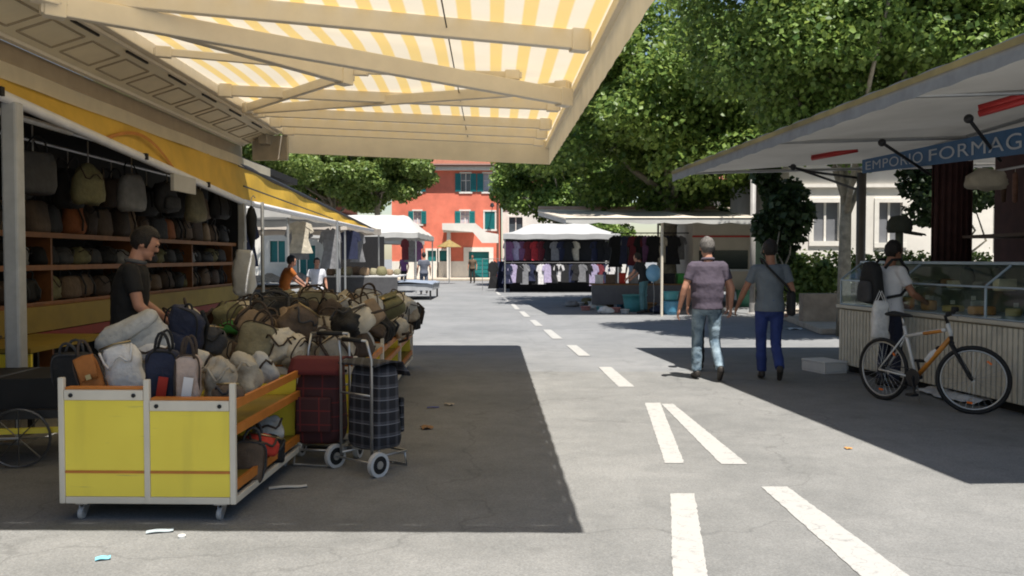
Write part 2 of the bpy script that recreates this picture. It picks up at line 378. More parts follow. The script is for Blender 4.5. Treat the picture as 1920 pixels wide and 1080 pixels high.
r.add([(rx0, -.55, ZT+.2), (rx1, -.55, ZT+.2), (rx1, 4.5, ZT+2.0), (rx0, 4.5, ZT+2.0), (rx0, 9.5, ZT+.2), (rx1, 9.5, ZT+.2)], [(0, 1, 2, 3), (3, 2, 5, 4), (0, 3, 4), (1, 5, 2)])
ro = r.build('roof', TILE, h, solid=.12)
MB().b2((rx0+.1, -.45, ZT-.16), (rx1-.1, .0, ZT+.13)).build('cornice', STONE, h)
MB().b2((X0, -.05, 0), (gar[0][0]-.35, 0, 1.25)).build('plinth', STONE, h)
MB().tube([(X1-.12, -.08, ZT), (X1-.12, -.08, .1)], .07, 8).build('downpipe', mat('copper_pipe', (.16, .08, .06), .5), h)
MB().tube([(rx0, -.62, ZT+.16), (rx1, -.62, ZT+.16)], .09, 8).build('gutter', MATS['copper_pipe'], h)
m = MB(); m.tube([(X1-.5, 0, 4.9), (X1-.5, -.7, 5.2)], .03, 6); m.lathe([(.05, -.25), (.16, -.2), (.10, 0), (.02, .05)], (X1-.5, -.7, 5.15), 8); m.build('wall_lamp', DARK_M, h)
def shut(x, z0, z1, w, y=-.07):
    m = MB(); m.b2((x-w/2, y, z0), (x+w/2, y+.05, z1))
    k = int((z1-z0)/.12)
    for i in range(k): m.b2((x-w/2+.05, y-.015, z0+.06+i*(z1-z0-.1)/k), (x+w/2-.05, y-.002, z0+.11+i*(z1-z0-.1)/k))
    return m
for i, q in enumerate(win2+win1+side):
    a, b_, c, d = q
    f = MB()
    for s in ((a-.1, b_+.1, d, d+.1), (a-.14, b_+.14, c-.12, c)): f.b2((s[0], -.06, s[2]), (s[1], .0, s[3]))
    for s in ((a-.1, a, c, d), (b_, b_+.1, c, d)): f.b2((s[0], -.04, s[2]), (s[1], 0, s[3]))
    w = f.build('window', STONE, h)
    p = MB(); p.b2((a, .16, c), (b_, .18, d)); p.build('pane', PANE if i in (0, 2) else CURT, w)
    g = MB(); g.b2(((a+b_)/2-.03, .12, c), ((a+b_)/2+.03, .16, d)); g.b2((a, .12, c+(d-c)*.6), (b_, .16, c+(d-c)*.6+.05)); g.build('mullion', STONE, w)
    ws = (b_-a)/2+.08
    if i == 5: shut((a+b_)/2, c, d, b_-a-.02, .0).build('shutter', TEAL, h)
    else:
        shut(a-ws/2-.02, c, d, ws).build('shutter', TEAL, h); shut(b_+ws/2+.02, c, d, ws).build('shutter', TEAL, h)
a, b_, c, d = gar[0]
f = MB(); f.b2((a-.35, -.07, 0), (a, 0, d+.3)); f.b2((b_, -.07, 0), (b_+.3, 0, d+.3)); f.b2((a, -.07, d), (b_, 0, d+.3)); fr = f.build('garage_frame', STONE, h)
f = MB(); f.b2((a, .12, .05), (b_, .17, d))
for k in range(6): f.b2((a+.02, .10, .15+k*(d-.2)/6), (b_-.02, .118, .15+(k+.85)*(d-.2)/6))
f.build('garage_door', TEAL, h)
for a, b_, c, d in drs:
    f = MB(); f.b2((a, .12, .05), (b_, .17, d)); f.b2((a+.06, .1, .3), (b_-.06, .118, 1.0)); f.b2((a+.06, .1, 1.1), (b_-.06, .118, d-.1)); f.build('door', TEAL, h)
    f = MB(); f.b2((a-.15, -.06, 0), (a, 0, d+.15)); f.b2((b_, -.06, 0), (b_+.15, 0, d+.15)); f.b2((a, -.06, d), (b_, 0, d+.15)); f.build('door_frame', STONE, h)
# sloping white-rendered stair parapet in front of the red house
st = thing('outside_stair', 'white stair parapet rising along the front of the red house', 'stair', (hx(840), HY-1.3, 0))
ox = hx(840)
def sp(px, py): return (hx(px)-ox, 0, hz(py))
pts = [sp(832, 432), sp(832, 420), sp(893, 420), sp(912, 436), sp(935, 440), sp(935, 456), sp(905, 456), sp(888, 436)]
MB().prism(pts, (0, .25, 0)).build('parapet', WHITE_W, st)
MB().b2((hx(833)-ox, .25, hz(436)), (hx(890)-ox, 1.25, hz(430))).build('landing', STONE, st)
MB().b2((hx(840)-ox, .25, 0), (hx(846)-ox, 1.1, hz(436))).build('support', WHITE_W, st)
def house(name, label, x, y, w, d, zt, holes, wm, rm, rise=1.3, rz=0, sh=None):
    h = thing(name, label, 'house', (x, y, 0), rz); m = MB()
    facade(m, 0, w, 0, zt, holes, .2)
    for xx in (0, w): m.add([(xx, 0, 0), (xx, d, 0), (xx, d, zt), (xx, 0, zt)], [(0, 1, 2, 3)])
    m.add([(0, d, 0), (w, d, 0), (w, d, zt), (0, d, zt)], [(0, 1, 2, 3)]); m.build('wall', wm, h)
    m = MB(); m.add([(-.4, -.5, zt+.02), (w+.4, -.5, zt+.02), (w+.4, d/2, zt+rise), (-.4, d/2, zt+rise), (-.4, d+.5, zt+.02), (w+.4, d+.5, zt+.02)], [(0, 1, 2, 3), (3, 2, 5, 4), (0, 3, 4), (1, 5, 2)]); m.build('roof', rm, h, solid=.1)
    for a, b_, c, e in holes:
        f = MB(); f.b2((a-.13, -.05, c-.14), (b_+.13, 0, c)); f.b2((a-.13, -.04, e), (b_+.13, 0, e+.12)); f.b2((a-.13, -.04, c), (a, 0, e)); f.b2((b_, -.04, c), (b_+.13, 0, e)); wd = f.build('window', STONE, h)
        MB().b2((a, .14, c), (b_, .16, e)).build('pane', sh or PANE, wd)
        MB().b2(((a+b_)/2-.03, .1, c), ((a+b_)/2+.03, .14, e)).build('mullion', STONE, wd)
    return h
GREYSH = mat('grey_roller_blind', (.16, .165, .18), .6, var=.1)
YW = 26.0
def wx(px): return (px-960)/FPX*YW
def wz(py): return CAMZ+(483-py)/FPX*YW
x0 = wx(1478)
wh = house('white_house', 'white plastered house with grey window blinds behind the hedge', x0, YW, 9, 7, 4.9,
      [(wx(1524)-x0, wx(1572)-x0, wz(452), wz(380)), (wx(1646)-x0, wx(1690)-x0, wz(455), wz(380)), (6, 6.8, 1.9, 3.1)], WHITE_W, TILE, sh=GREYSH)
MB().b2((-.05, -.09, wz(352)), (9.05, 0, wz(346))).build('string_course', STONE, wh)
house('small_white_house', 'small white house with one dark window beside the red house', hx(942), 64, 9, 8, 6.0,
      [(.45, 1.4, hz(436), hz(405)), (3.5, 4.6, 2.9, 4.3)], WHITE_W, TILE)
house('pale_house', 'pale house partly seen beyond the stalls on the street left', -24, 60, 12, 8, 4.6, [(2, 3, 1.2, 2.6), (5, 6, 1.2, 2.6), (8, 9, 1.2, 2.6), (9.8, 11, 0.1, 2.3)], WHITE_W, TILE, sh=TEAL)
house('beige_house', 'long beige house far behind the trees on the street right', 13, 66, 40, 8, 6.5, [(2+4*k, 3.1+4*k, 3.4, 4.9) for k in range(8)], mat('beige_plaster', (.5, .42, .33), .85, var=.1), TILE)
# ---------------------------------------------------------------- trees
def leaves(clumps, n, size, rng, shell=.3):
    vol = np.array([c[3]*c[4]*c[5] for c in clumps])**.67; pr = vol/vol.sum()
    idx = rng.choice(len(clumps), n, p=pr); C = np.array(clumps)[idx]
    d = rng.normal(size=(n, 3)); d /= np.linalg.norm(d, axis=1)[:, None]
    r = np.clip(rng.random(n)**shell, .1, 1)*(1+rng.normal(size=n)*.06)
    P = C[:, :3]+d*r[:, None]*C[:, 3:6]
    nrm = rng.normal(size=(n, 3))*.75+d*.5+np.array([0, 0, .6]); nrm /= np.linalg.norm(nrm, axis=1)[:, None]
    a = rng.normal(size=(n, 3)); a -= (a*nrm).sum(1)[:, None]*nrm; a /= np.linalg.norm(a, axis=1)[:, None]; b = np.cross(nrm, a)
    s = size*(.6+.8*rng.random(n))[:, None]
    # a lobed leaf, folded along its rib
    fold = nrm*s*.12
    v = np.stack([P-a*s*.5, P-b*s*.42+fold, P+a*s*.55, P+b*s*.42+fold], 1).reshape(-1, 3)
    return v
def leafmesh(name, v, m, parent):
    n = len(v)//4; me = bpy.data.meshes.new(name)
    me.vertices.add(len(v)); me.vertices.foreach_set('co', v.astype(np.float32).ravel())
    f = (np.arange(n)[:, None]*4+np.array([0, 1, 2, 0, 2, 3])[None]).ravel()
    me.loops.add(len(f)); me.loops.foreach_set('vertex_index', f.astype(np.int32))
    me.polygons.add(2*n); me.polygons.foreach_set('loop_start', np.arange(0, 6*n, 3, dtype=np.int32)); me.polygons.foreach_set('loop_total', np.full(2*n, 3, dtype=np.int32))
    me.update(); me.validate(); me.materials.append(m)
    o = bpy.data.objects.new(name, me); COL.objects.link(o); o.parent = parent; return o
def tree(label, x, y, zc, rx, rz_, n, size, lm, seed, nc=16, zbase=None, tr=.18, group='leafy trees around the square', squash=1.0, name='leafy_tree', fork=None, ry=None):
    rng = np.random.default_rng(seed); rr = random.Random(seed); ry = ry or rx
    t = thing(name, label, 'tree', (x, y, 0), 0, group)
    cl = []
    for k in range(nc):
        d = rng.normal(size=3); d /= np.linalg.norm(d); q = 1.18*rng.random()**.36
        s = (.13+.19*rng.random())*(1.0 if nc > 40 else 1.25 if nc > 12 else 2.2)
        cl.append((d[0]*rx*.72*q, d[1]*ry*.72*q, zc+d[2]*rz_*.75*q, rx*s, ry*s, rz_*s*.8))
    zb = zbase or max(1.6, zc-rz_*.75)
    m = MB(); wob = [(rr.uniform(-.1, .1), rr.uniform(-.1, .1)) for _ in range(4)]
    pts = [(0, 0, 0), (wob[0][0]*.5, wob[0][1]*.5, zb*.4), (wob[1][0], wob[1][1], zb), (wob[2][0], wob[2][1], zc+rz_*.3)]
    m.tube(pts, [tr*1.25, tr, tr*.85, tr*.25], 10)
    for c in cl[:9]:
        z0 = zb*rr.uniform(.85, 1.15); p0 = V((wob[1][0], wob[1][1], z0)); p2 = V(c[:3]); p1 = (p0+p2)/2+V((rr.uniform(-.3, .3), rr.uniform(-.3, .3), -.2))
        m.tube([p0, p1, p2], [tr*.5, tr*.33, tr*.1], 6)
    m.build('trunk', BARK, t, smooth=True)
    leafmesh('crown', leaves(cl, n, size, rng), lm, t); return t
tree('tall plane tree with dark dense crown above the beige stall roof', 5.0, 29, 6.0, 5.2, 3.3, 90000, .155, LEAF_R, 1, 110, tr=.28)
tree('spreading plane tree whose crown fills the sky behind the cheese stall roof', 12.6, 17.0, 7.6, 5.0, 4.6, 90000, .115, LEAF_R, 2, 100, tr=.28)
tree('smaller leafy tree beside the small white house, over the clothes stall', 2.35, 48, 6.4, 4.1, 3.7, 46000, .19, LEAF_R, 3, 80)
tree('leafy tree with pale forked trunk in front of the white house', 6.35, 17.3, 6.5, 3.5, 3.2, 95000, .10, LEAF_R, 4, 100, zbase=2.45, tr=.12)
tree('leafy tree rising behind the plane trees, beyond the beige stall', 14.5, 45, 10.0, 6.5, 5.5, 34000, .26, LEAF_R, 5, 60)
tree('big leafy tree at the far side of the square, behind the white house', 20, 38, 9, 8, 6, 50000, .24, LEAF_R, 6, 70)
tree('bushy tree with low dark crown near the grey stall post', 5.75, 19.6, 2.65, .62, 1.15, 3600, .15, LEAF_D, 7, 9, zbase=1.0, tr=.06, name='small_tree')
tree('pale green leafy tree on the street left, next to the red house', -7.35, 50, 6.4, 3.4, 2.6, 40000, .185, LEAF_L, 8, 60)
tree('pale green leafy tree on the street left, farthest from the red house', -14.6, 46, 6.4, 5.0, 3.0, 45000, .19, LEAF_L, 9, 70)
tree('tall leafy tree between the two pale green trees on the street left', -11.2, 57, 7.6, 4.6, 4.2, 32000, .22, LEAF_L, 10, 60)
tree('dark leafy tree behind the market truck, at the street left', -11.5, 27, 5.6, 3.5, 2.6, 18000, .22, LEAF_R, 11, 14)
# hedge, planter wall
tree('low dark leafy tree under the cheese stall awning, behind the deli counter', 8.0, 16.3, 2.75, .85, .8, 6000, .12, LEAF_D, 31, 12, zbase=1.4, tr=.06, name='small_tree')
tree('low bushy tree behind the clothes and houseware stalls, nearer the street', 4.6, 46.2, 2.9, 2.4, 1.7, 15000, .16, LEAF_R, 41, 30, zbase=1.1, tr=.08, name='small_tree')
tree('low bushy tree behind the cream trailer', 7.6, 34.5, 2.9, 2.0, 1.5, 15000, .16, LEAF_R, 42, 30, zbase=1.2, tr=.08, name='small_tree')
hd = thing('hedge', 'clipped green hedge in front of the white house windows', 'hedge', (9.0, 23.2, 0))
rng = np.random.default_rng(20); cl = [(-1.9+.38*k, 0, .95, .34, .35, .72) for k in range(14)]
leafmesh('foliage', leaves(cl, 9000, .11, rng, .25), LEAF_H, hd)
m = MB()
for k in range(9): m.tube([(-1.8+.55*k, 0, 0), (-1.75+.55*k, .03, .9)], .03, 6)
m.build('stem', BARK, hd)
sb = thing('shrub', 'loose green shrub at the left end of the low wall', 'shrub', (6.75, 21.0, 0.1))
leafmesh('foliage', leaves([(0, 0, .8, .35, .3, .5), (.3, .1, .6, .3, .3, .4), (-.15, 0, 1.15, .25, .2, .35), (.55, .1, 1.0, .3, .3, .35)], 2600, .13, np.random.default_rng(22), .5), LEAF_L, sb)
MB().tube([(0, 0, 0), (.03, 0, .8)], .03, 6).build('stem', BARK, sb)
pw = MB(); pw.b2((6.3, 19.6, .1), (9.6, 19.9, .72)); o = pw.build('planter_wall', mat('brownish_stucco', (.35, .27, .2), .9, var=.25, vs=4, bump=.4), bevel=.02)
tag(o, 'low beige planter wall between pavement and hedge', 'wall')
# ================================================================ MARKET TRUCK WITH STRIPED AWNING (street left)
Y0, Y1 = 3.76, 14.2
tk = thing('market_stall', 'market truck stall with yellow and white striped awning folded out over the bags', 'market stall', S(-3.9, 9, 0))
XI, XO, ZI, ZO = -3.2, .92, 3.5, 3.32
def can(u, v):
    x = XI+(XO-XI)*u; y = Y0+(Y1-Y0)*v
    sag = .03*math.sin(u*math.pi)*math.sin(v*math.pi*7)**2
    return S(x, y, ZI+(ZO-ZI)*u-sag)
m = MB(); m.grid(can, 24, 84)
aw = m.build('awning_cloth', STRIPE, tk, smooth=True, world=True)
VAL = mat('cream_valance_cloth', (.84, .74, .55), .8, var=.08, vs=3, trans=.33)
m = MB(); m.grid(lambda u, v: S(XO+.003*math.sin(u*150), Y0+(Y1-Y0)*u, ZO-.37*v), 200, 3); m.build('front_valance', VAL, tk, smooth=True, world=True)
m = MB(); m.grid(lambda u, v: S(XI+(XO-XI)*u, Y1+.003*math.sin(u*70), ZI+(ZO-ZI)*u-(.37+.12*(1-u)*0)*v), 80, 3); m.build('end_valance', VAL, tk, smooth=True, world=True)
m = MB(); m.grid(lambda u, v: S(XI+(XO-XI)*u, Y0+.003*math.sin(u*70), ZI+(ZO-ZI)*u-.37*v), 80, 3); m.build('end_valance', VAL, tk, smooth=True, world=True)
ARM = mat('cream_awning_arm', (.82, .74, .60), .4, var=.05)
def arm(x0, y0, x1, y1, w=.085, hh=.13, dz=.09):
    za = ZI+(ZO-ZI)*(x0-XI)/(XO-XI)-dz; zb = ZI+(ZO-ZI)*(x1-XI)/(XO-XI)-dz
    m = MB(); p, q = S(x0, y0, za), S(x1, y1, zb); m.beam(p, q, w, hh)
    d = (q-p).normalized()
    m.beam(p+d*.02, p+d*.16, w+.03, hh+.03); m.beam(q-d*.16, q-d*.02, w+.03, hh+.03)
    m.build('awning_arm', ARM, tk, bevel=.008, world=True)
arm(-3.1, 4.7, .8, 4.8); arm(-3.1, 6.55, .8, 7.35, hh=.15)
arm(-3.1, 6.3, .8, 9.1, dz=.24, hh=.15); arm(-3.1, 6.2, -1.37, 8.9, dz=.16, w=.1, hh=.16); arm(-1.36, 8.95, -3.1, 11.5, .06, .10, .12)
arm(-3.1, 8.4, -1.40, 8.8, .05, .07, .1); arm(-1.35, 8.9, .3, 8.75, .045, .06, .1); arm(-3.1, 11.6, .8, 9.15, .07, .11, .12)
for yy in (10.4, 11.9, 12.8, 13.6): arm(-3.1, yy, .8, yy, .075, .12)
m = MB(); m.tube([S(-.34, Y0+.1, 3.30), S(-.34, 9, 3.27), S(-.34, Y1-.1, 3.30)], .006, 5); m.build('awning_cable', DARK_M, tk, world=True)
m = MB(); m.beam(S(XO-.04, Y0, ZO-.07), S(XO-.04, Y1, ZO-.07), .05, .10); m.beam(S(XI+.02, Y0, ZI-.05), S(XI+.02, Y1, ZI-.05), .07, .12); m.build('awning_bar', ARM, tk, bevel=.01, world=True)
# hinged flap above, its panel joints, gutter, skirt
FLAP = mat('cream_flap_panel', (.80, .70, .50), .5, var=.1, vs=2)
fa, fb = (-3.24, 3.46), (-3.9, 3.25)
m = MB(); m.add([S(fa[0], 3.2, fa[1]), S(fa[0], Y1, fa[1]), S(fb[0], Y1, fb[1]), S(fb[0], 3.2, fb[1])], [(0, 1, 2, 3)]); fl = m.build('flap_panel', FLAP, tk, world=True, solid=.03)
m = MB()
def fp(u, y, o=.02): return S(fa[0]+(fb[0]-fa[0])*u+.3*o, y, fa[1]+(fb[1]-fa[1])*u-o)
for k in range(15):
    y = 3.6+k*.72
    for u0, u1 in ((.32, .75),):
        for dy in (0, .56): m.beam(fp(u0, y+dy), fp(u1, y+dy), .018, .012)
        for u in (u0, u1): m.beam(fp(u, y), fp(u, y+.56), .018, .012)
m.build('panel_joint', mat('flap_joint', (.38, .31, .21), .7, var=.1), tk, world=True)
m = MB()
for u in (.1, .9): m.beam(fp(u, 3.3, .03), fp(u, Y1-.1, .03), .035, .03)
m.build('flap_rib', ARM, tk, world=True)
for k in range(9): MB().beam(fp(.17, 4.0+k*1.1, .03), fp(.17, 4.5+k*1.1, .03), .02, .02).build('strap_slot', DARK_M, tk, world=True)
m = MB()
m.beam(S(-3.93, 3.0, 3.15), S(-3.93, 14.3, 3.15), .06, .18); m.build('gutter', mat('brown_aluminium', (.34, .27, .19), .4, .3, var=.1), tk, world=True, bevel=.01)
m = MB(); m.beam(S(-3.89, 3.0, 3.262), S(-3.89, 14.2, 3.262), .03, .025); m.build('rubber_seal', BLACK, tk, world=True)
m = MB(); c = S(-3.42, 14.15, 3.2); m.box(c, (.55, .08, .38)); m.box(c+V((-.05, -.12, .12)), (.14, .3, .16)); m.tube([c+V((-.25, -.3, .2)), c+V((-.1, -.1, .05))], .03); m.build('hinge_bracket', mat('bracket_metal', (.42, .38, .32), .4, .3), tk, world=True, bevel=.01)
m = MB(); m.grid(lambda u, v: S(-3.88+.01*math.sin(u*40), 3.0+13.0*u, 3.06-.14*v), 60, 2); m.build('skirt', VAL, tk, world=True, smooth=True)
def rz_(y): return 2.76-(y-7.3)*.4/6.7 if y < 14 else 2.36+(y-14)*.0012
def ytop(y): return 2.93 if y < 14 else 2.93-(y-14)/16*.5
def yt(u, v):
    y = 3.6+(29.5-3.6)*u; z0, z1 = ytop(y), rz_(y)
    if z0 < z1+.02: z0 = z1+.02
    return S(-3.9+.05*v+.012*math.sin(u*60+v*3), y, z0+(z1-z0)*v)
m = MB(); m.grid(yt, 90, 5); m.build('yellow_tarp', YTARP, tk, smooth=True, world=True)
m = MB(); m.tube([S(-3.92, 14.1, 2.95), S(-3.92, 20, ytop(20)+.02), S(-3.92, 29.5, ytop(29.5)+.02)], .045, 8); m.tube([S(-3.80, 14, 2.60), S(-3.82, 22, 2.44)], .012, 6); m.build('tarp_pole', DARK_M, tk, world=True)
m = MB()
def red(u, v):  # faded red emblem curve printed on the tarp
    y = 9.1+1.9*u; z = rz_(y)+.06+.2*math.sin(u*math.pi)-.035*v
    return S(-3.83, y, z)
m.grid(red, 16, 1); m.build('tarp_print', mat('faded_red_print', (.52, .20, .03), .7), tk, world=True, solid=.004)
m = MB(); m.tube([S(-3.83, 3.6, rz_(3.6)), S(-3.83, 7.3, rz_(7.3)), S(-3.83, 14, rz_(14)), S(-3.83, 29.5, rz_(29.5))], .048, 10); rail = m.build('front_rail', WHITE_M, tk, smooth=True, world=True)
m = MB()
for y in (7.05, 10.0, 12.2, 5.2): m.box(S(-3.79, y, rz_(y)+.01), (.05, .05, .07))
m.build('rail_clip', BLACK, tk, world=True)
for (y, r, z0, z1) in ((7.3, .064, .30, 2.74), (14.0, .055, .25, 2.34)):
    m = MB(); m.box(S(-3.83, y, (z0+z1)/2), (2*r, 2*r, z1-z0)); p = m.build('post', GREYPOST, tk, world=True, bevel=.02)
    m = MB(); m.tube([S(-3.83, y, 0.02), S(-3.83, y, z0+.02)], .022, 8); m.box(S(-3.83, y, .012), (.2, .2, .02)); m.build('post_foot', METAL, tk, world=True)
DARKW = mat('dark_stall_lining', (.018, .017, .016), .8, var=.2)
m = MB()
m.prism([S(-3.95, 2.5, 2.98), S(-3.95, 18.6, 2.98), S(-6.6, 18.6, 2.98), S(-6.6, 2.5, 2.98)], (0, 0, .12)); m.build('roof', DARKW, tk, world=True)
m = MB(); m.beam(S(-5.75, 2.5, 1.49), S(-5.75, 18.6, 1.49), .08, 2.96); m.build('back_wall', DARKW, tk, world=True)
m = MB(); m.beam(S(-5.7, 3.0, 1.49), S(-3.98, 3.0, 1.49), .06, 2.96); m.build('end_wall', DARKW, tk, world=True)  # unseen near wall, added to keep light out of the stall interior
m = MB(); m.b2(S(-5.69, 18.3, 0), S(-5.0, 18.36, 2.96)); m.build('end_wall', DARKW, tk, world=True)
m = MB(); m.tube([S(-4.4, 5, 2.8), S(-4.4, 16, 2.8)], .02, 6); m.tube([S(-4.9, 5, 2.75), S(-4.9, 17.5, 2.75)], .02, 6); m.build('hanging_bar', METAL, tk, world=True)
m = MB(); m.tube([S(-4.1, 7.5, 2.72), S(-4.1, 8.9, 2.72)], .03, 8); m.build('fluorescent_tube', mat('lamp_tube_off', (.7, .7, .68), .4), tk, world=True)
for y in (14.8, 22): MB().tube([S(-3.72, y, 0), S(-3.72, y, 2.4)], .03, 8).build('support_leg', METAL, tk, world=True)
m = MB(); m.box(S(-3.78, 11.2, 2.40), (.04, .75, .2)); m.build('white_cloth_flap', WTARP, tk, world=True)
# ---------------------------------------------------------------- long shelf
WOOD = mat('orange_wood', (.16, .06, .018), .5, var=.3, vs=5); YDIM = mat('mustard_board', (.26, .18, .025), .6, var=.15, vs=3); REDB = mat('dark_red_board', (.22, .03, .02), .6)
sh = thing('display_shelf', 'long wooden bag shelf with mustard front boards inside the market truck', 'shelf', S(-5.3, 12, 0))
for z in (1.775, 1.40, .98):
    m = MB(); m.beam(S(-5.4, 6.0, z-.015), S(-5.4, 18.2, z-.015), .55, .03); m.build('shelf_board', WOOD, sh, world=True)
    m = MB(); m.beam(S(-5.115, 6.0, z-.015), S(-5.115, 18.2, z-.015), .02, .06); m.build('shelf_edge', mat('shelf_edge_wood', (.23, .09, .022), .5, var=.25), sh, world=True)
for y in (6.1, 9.0, 10.6, 13.2, 15.6, 18.0):
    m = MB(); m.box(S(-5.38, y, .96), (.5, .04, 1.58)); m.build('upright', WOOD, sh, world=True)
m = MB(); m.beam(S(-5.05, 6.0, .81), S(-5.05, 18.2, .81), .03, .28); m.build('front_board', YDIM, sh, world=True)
m = MB(); m.beam(S(-5.03, 6.0, .60), S(-5.03, 18.2, .60), .03, .12); m.build('red_board', REDB, sh, world=True)
yc = thing('low_counter', 'low mustard yellow counter behind the first post of the market truck', 'counter', S(-4.2, 8.2, 0))
m = MB(); m.box(S(-4.2, 8.3, .72), (.75, 1.5, .04)); m.build('counter_top', YDIM, yc, world=True)
m = MB(); m.box(S(-4.2, 7.58, .5), (.7, .03, .38)); m.build('front_board', YELLOW_P, yc, world=True)
for x in (-4.5, -3.9):
    for y in (7.65, 8.95): m = MB(); m.box(S(x, y, .35), (.04, .04, .7)); m.build('leg', DARK_M, yc, world=True)
# ---------------------------------------------------------------- bags
CLOTHS = {'beige': (.36, .31, .24), 'sand': (.40, .345, .26), 'khaki': (.22, .20, .13), 'olive': (.14, .13, .065), 'black': (.012, .012, .013), 'charcoal': (.04, .04, .043),
          'chocolate': (.05, .034, .025), 'tan': (.25, .175, .11), 'cream': (.55, .49, .39), 'grey': (.22, .22, .22), 'navy': (.02, .025, .05), 'rust': (.28, .09, .03),
          'white': (.62, .61, .6), 'orange brown': (.36, .13, .03), 'lime green': (.35, .42, .03), 'green': (.05, .25, .05), 'red': (.45, .035, .02), 'pale grey': (.42, .41, .385),
          'pink beige': (.45, .34, .28), 'brown': (.11, .075, .05), 'mid blue': (.08, .2, .35)}
def cloth(c): return mat('cloth_'+c.replace(' ', '_'), CLOTHS[c], .75, var=.22, vs=9, bump=.5, bs=28)
GOLD = mat('buckle_metal', (.4, .3, .15), .35, .9, .1)
def soft(w, d, h, seed, e=.55, taper=.15, wr=.05, n=20, mm=12, slump=0):
    b = MB(); rr = random.Random(seed); o = V((rr.uniform(0, 50), rr.uniform(0, 50), rr.uniform(0, 50)))
    sg = lambda c, p: math.copysign(abs(c)**p, c)
    def f(u, v):
        a = u*2*math.pi; p = (v-.5)*math.pi
        x = sg(math.cos(p), e)*sg(math.cos(a), e); y = sg(math.cos(p), e)*sg(math.sin(a), .8); z = sg(math.sin(p), e)
        t = 1-taper*(z+1)/2
        q = V((x*w/2*t, y*d/2*(1-.35*(z+1)/2), (z+1)*h/2))
        k = noise.noise(q*9+o)*wr+noise.noise(q*24+o)*wr*.55+noise.noise(q*48+o)*wr*.22
        q += V((x, y, .4*z)).normalized()*k if q.length > 0 else V((0, 0, 0))
        q.z -= slump*abs(x)**2*h*.2
        return q
    b.grid(f, n, mm); return b
BAGN = [0]
def bag(kind, label, cat, loc, size, col, rz=0, tilt=(0, 0), group=None, tagc=None, small=False):
    BAGN[0] += 1; sd = BAGN[0]*13; w, d, h = size; c = cloth(col); c2 = cloth('black' if col in ('chocolate', 'charcoal', 'grey', 'navy') else 'chocolate' if col not in ('black', 'brown') else 'charcoal')
    nm = {'hand': 'handbag', 'tote': 'tote_bag', 'duffel': 'duffel_bag', 'pack': 'backpack', 'pouch': 'shoulder_bag', 'sack': 'cloth_bag', 'suit': 'suitcase', 'heap': 'folded_bag'}[kind]
    t = thing(nm, label, cat, loc, rz, group); t.rotation_euler = (tilt[0], tilt[1], rz)
    nn, mm = (14, 9) if small else (24, 15)
    e = {'hand': .5, 'tote': .35, 'duffel': .6, 'pack': .6, 'pouch': .7, 'sack': .8, 'suit': .25, 'heap': .6}[kind]
    b = soft(w, d, h, sd, e, {'hand': .22, 'tote': -.05, 'duffel': .05, 'pack': .2, 'pouch': .1, 'sack': .3, 'suit': 0, 'heap': .12}[kind], {'hand': .02, 'tote': .025, 'sack': .06, 'suit': .004}.get(kind, .04)*min(1, h/.3), nn, mm, .6 if kind in ('pouch', 'sack') else 0)
    b.build('body', c, t, smooth=True, fix=True)
    if kind in ('hand', 'tote', 'pack', 'duffel') and not small:
        pts = []
        for q in range(24):
            a = q*math.pi/12; sg2 = lambda c_: math.copysign(abs(c_)**.5, c_); zz = (sg2(math.sin(a))+1)*h/2; pts.append((sg2(math.cos(a))*w*.505, -d*.30, zz))
        MB().tube(pts, .006, 5, close=True).build('piping', c2, t, smooth=True)
    def arch(y, w0, z0, hh, r=.008, lean=0):
        return MB().tube([(math.cos(a)*w0, y+lean*math.sin(a), z0+math.sin(a)*hh) for a in [math.pi*i/8 for i in range(9)]], r, 6)
    if kind in ('hand', 'tote'):
        k = 2 if kind == 'tote' else 1
        for i in range(k): arch((i*2-1)*d*.2 if k == 2 else 0, w*.26, h*.93, h*.42, .009, (i*2-1)*.03 if k == 2 else .04).build('handle', c2, t, smooth=True)
    if kind == 'hand' and not small:
        f = MB(); f.grid(lambda u, v: V(((u-.5)*w*.8*(1-.15*v), -d*(.36+.16*v*(1-.2*abs(u-.5)*2)) , h*(1.0-.52*v-.06*abs(u-.5)))), 8, 5); f.build('flap', c, t, smooth=True, solid=.012)
        MB().box((0, -d*.55, h*.52), (.03, .015, .03)).build('buckle', GOLD, t)
    if kind == 'duffel':
        for s in (-1, 1): arch(s*d*.2, w*.22, h*.9, h*.4, .011, s*.05).build('handle', c2, t, smooth=True)
        for s in (-1, 1): MB().tube([(s*w*.25, -d*.5, h*.15), (s*w*.25, -d*.53, h*.5), (s*w*.23, -d*.3, h*.95), (s*w*.23, d*.3, h*.96), (s*w*.25, d*.52, h*.5)], .014, 6).build('band', c2, t, smooth=True)
    if kind == 'pack':
        soft(w*.7, d*.4, h*.45, sd+3, .5, .1, .01, 14, 8).build('pocket', c, t, smooth=True).location = (0, -d*.42, h*.08)
        arch(0, w*.12, h*.95, h*.12).build('handle', c2, t, smooth=True)
        for s in (-1, 1): MB().tube([(s*w*.25, d*.3, h*.95), (s*w*.3, d*.62, h*.65), (s*w*.34, d*.45, h*.15)], .016, 6).build('strap', c2, t, smooth=True)
    if kind in ('pouch', 'sack'):
        rr = random.Random(sd); MB().tube([(w*.36*math.sin((q/10-.5)*3), -d*(.15+.42*math.cos((q/10-.5)*3)*.9), h*(.62+.2*abs(q/10-.5)*2+.12*math.sin(q*1.3+sd))) for q in range(11)], .008, 6).build('strap', c2 if rr.random() < .5 else c, t, smooth=True)
        if kind == 'pouch' and not small: MB().tube([(-w*.36, -d*.12, h*.98), (0, -d*.16, h*1.01), (w*.36, -d*.12, h*.98)], .006, 5).build('zip', GOLD, t, smooth=True)
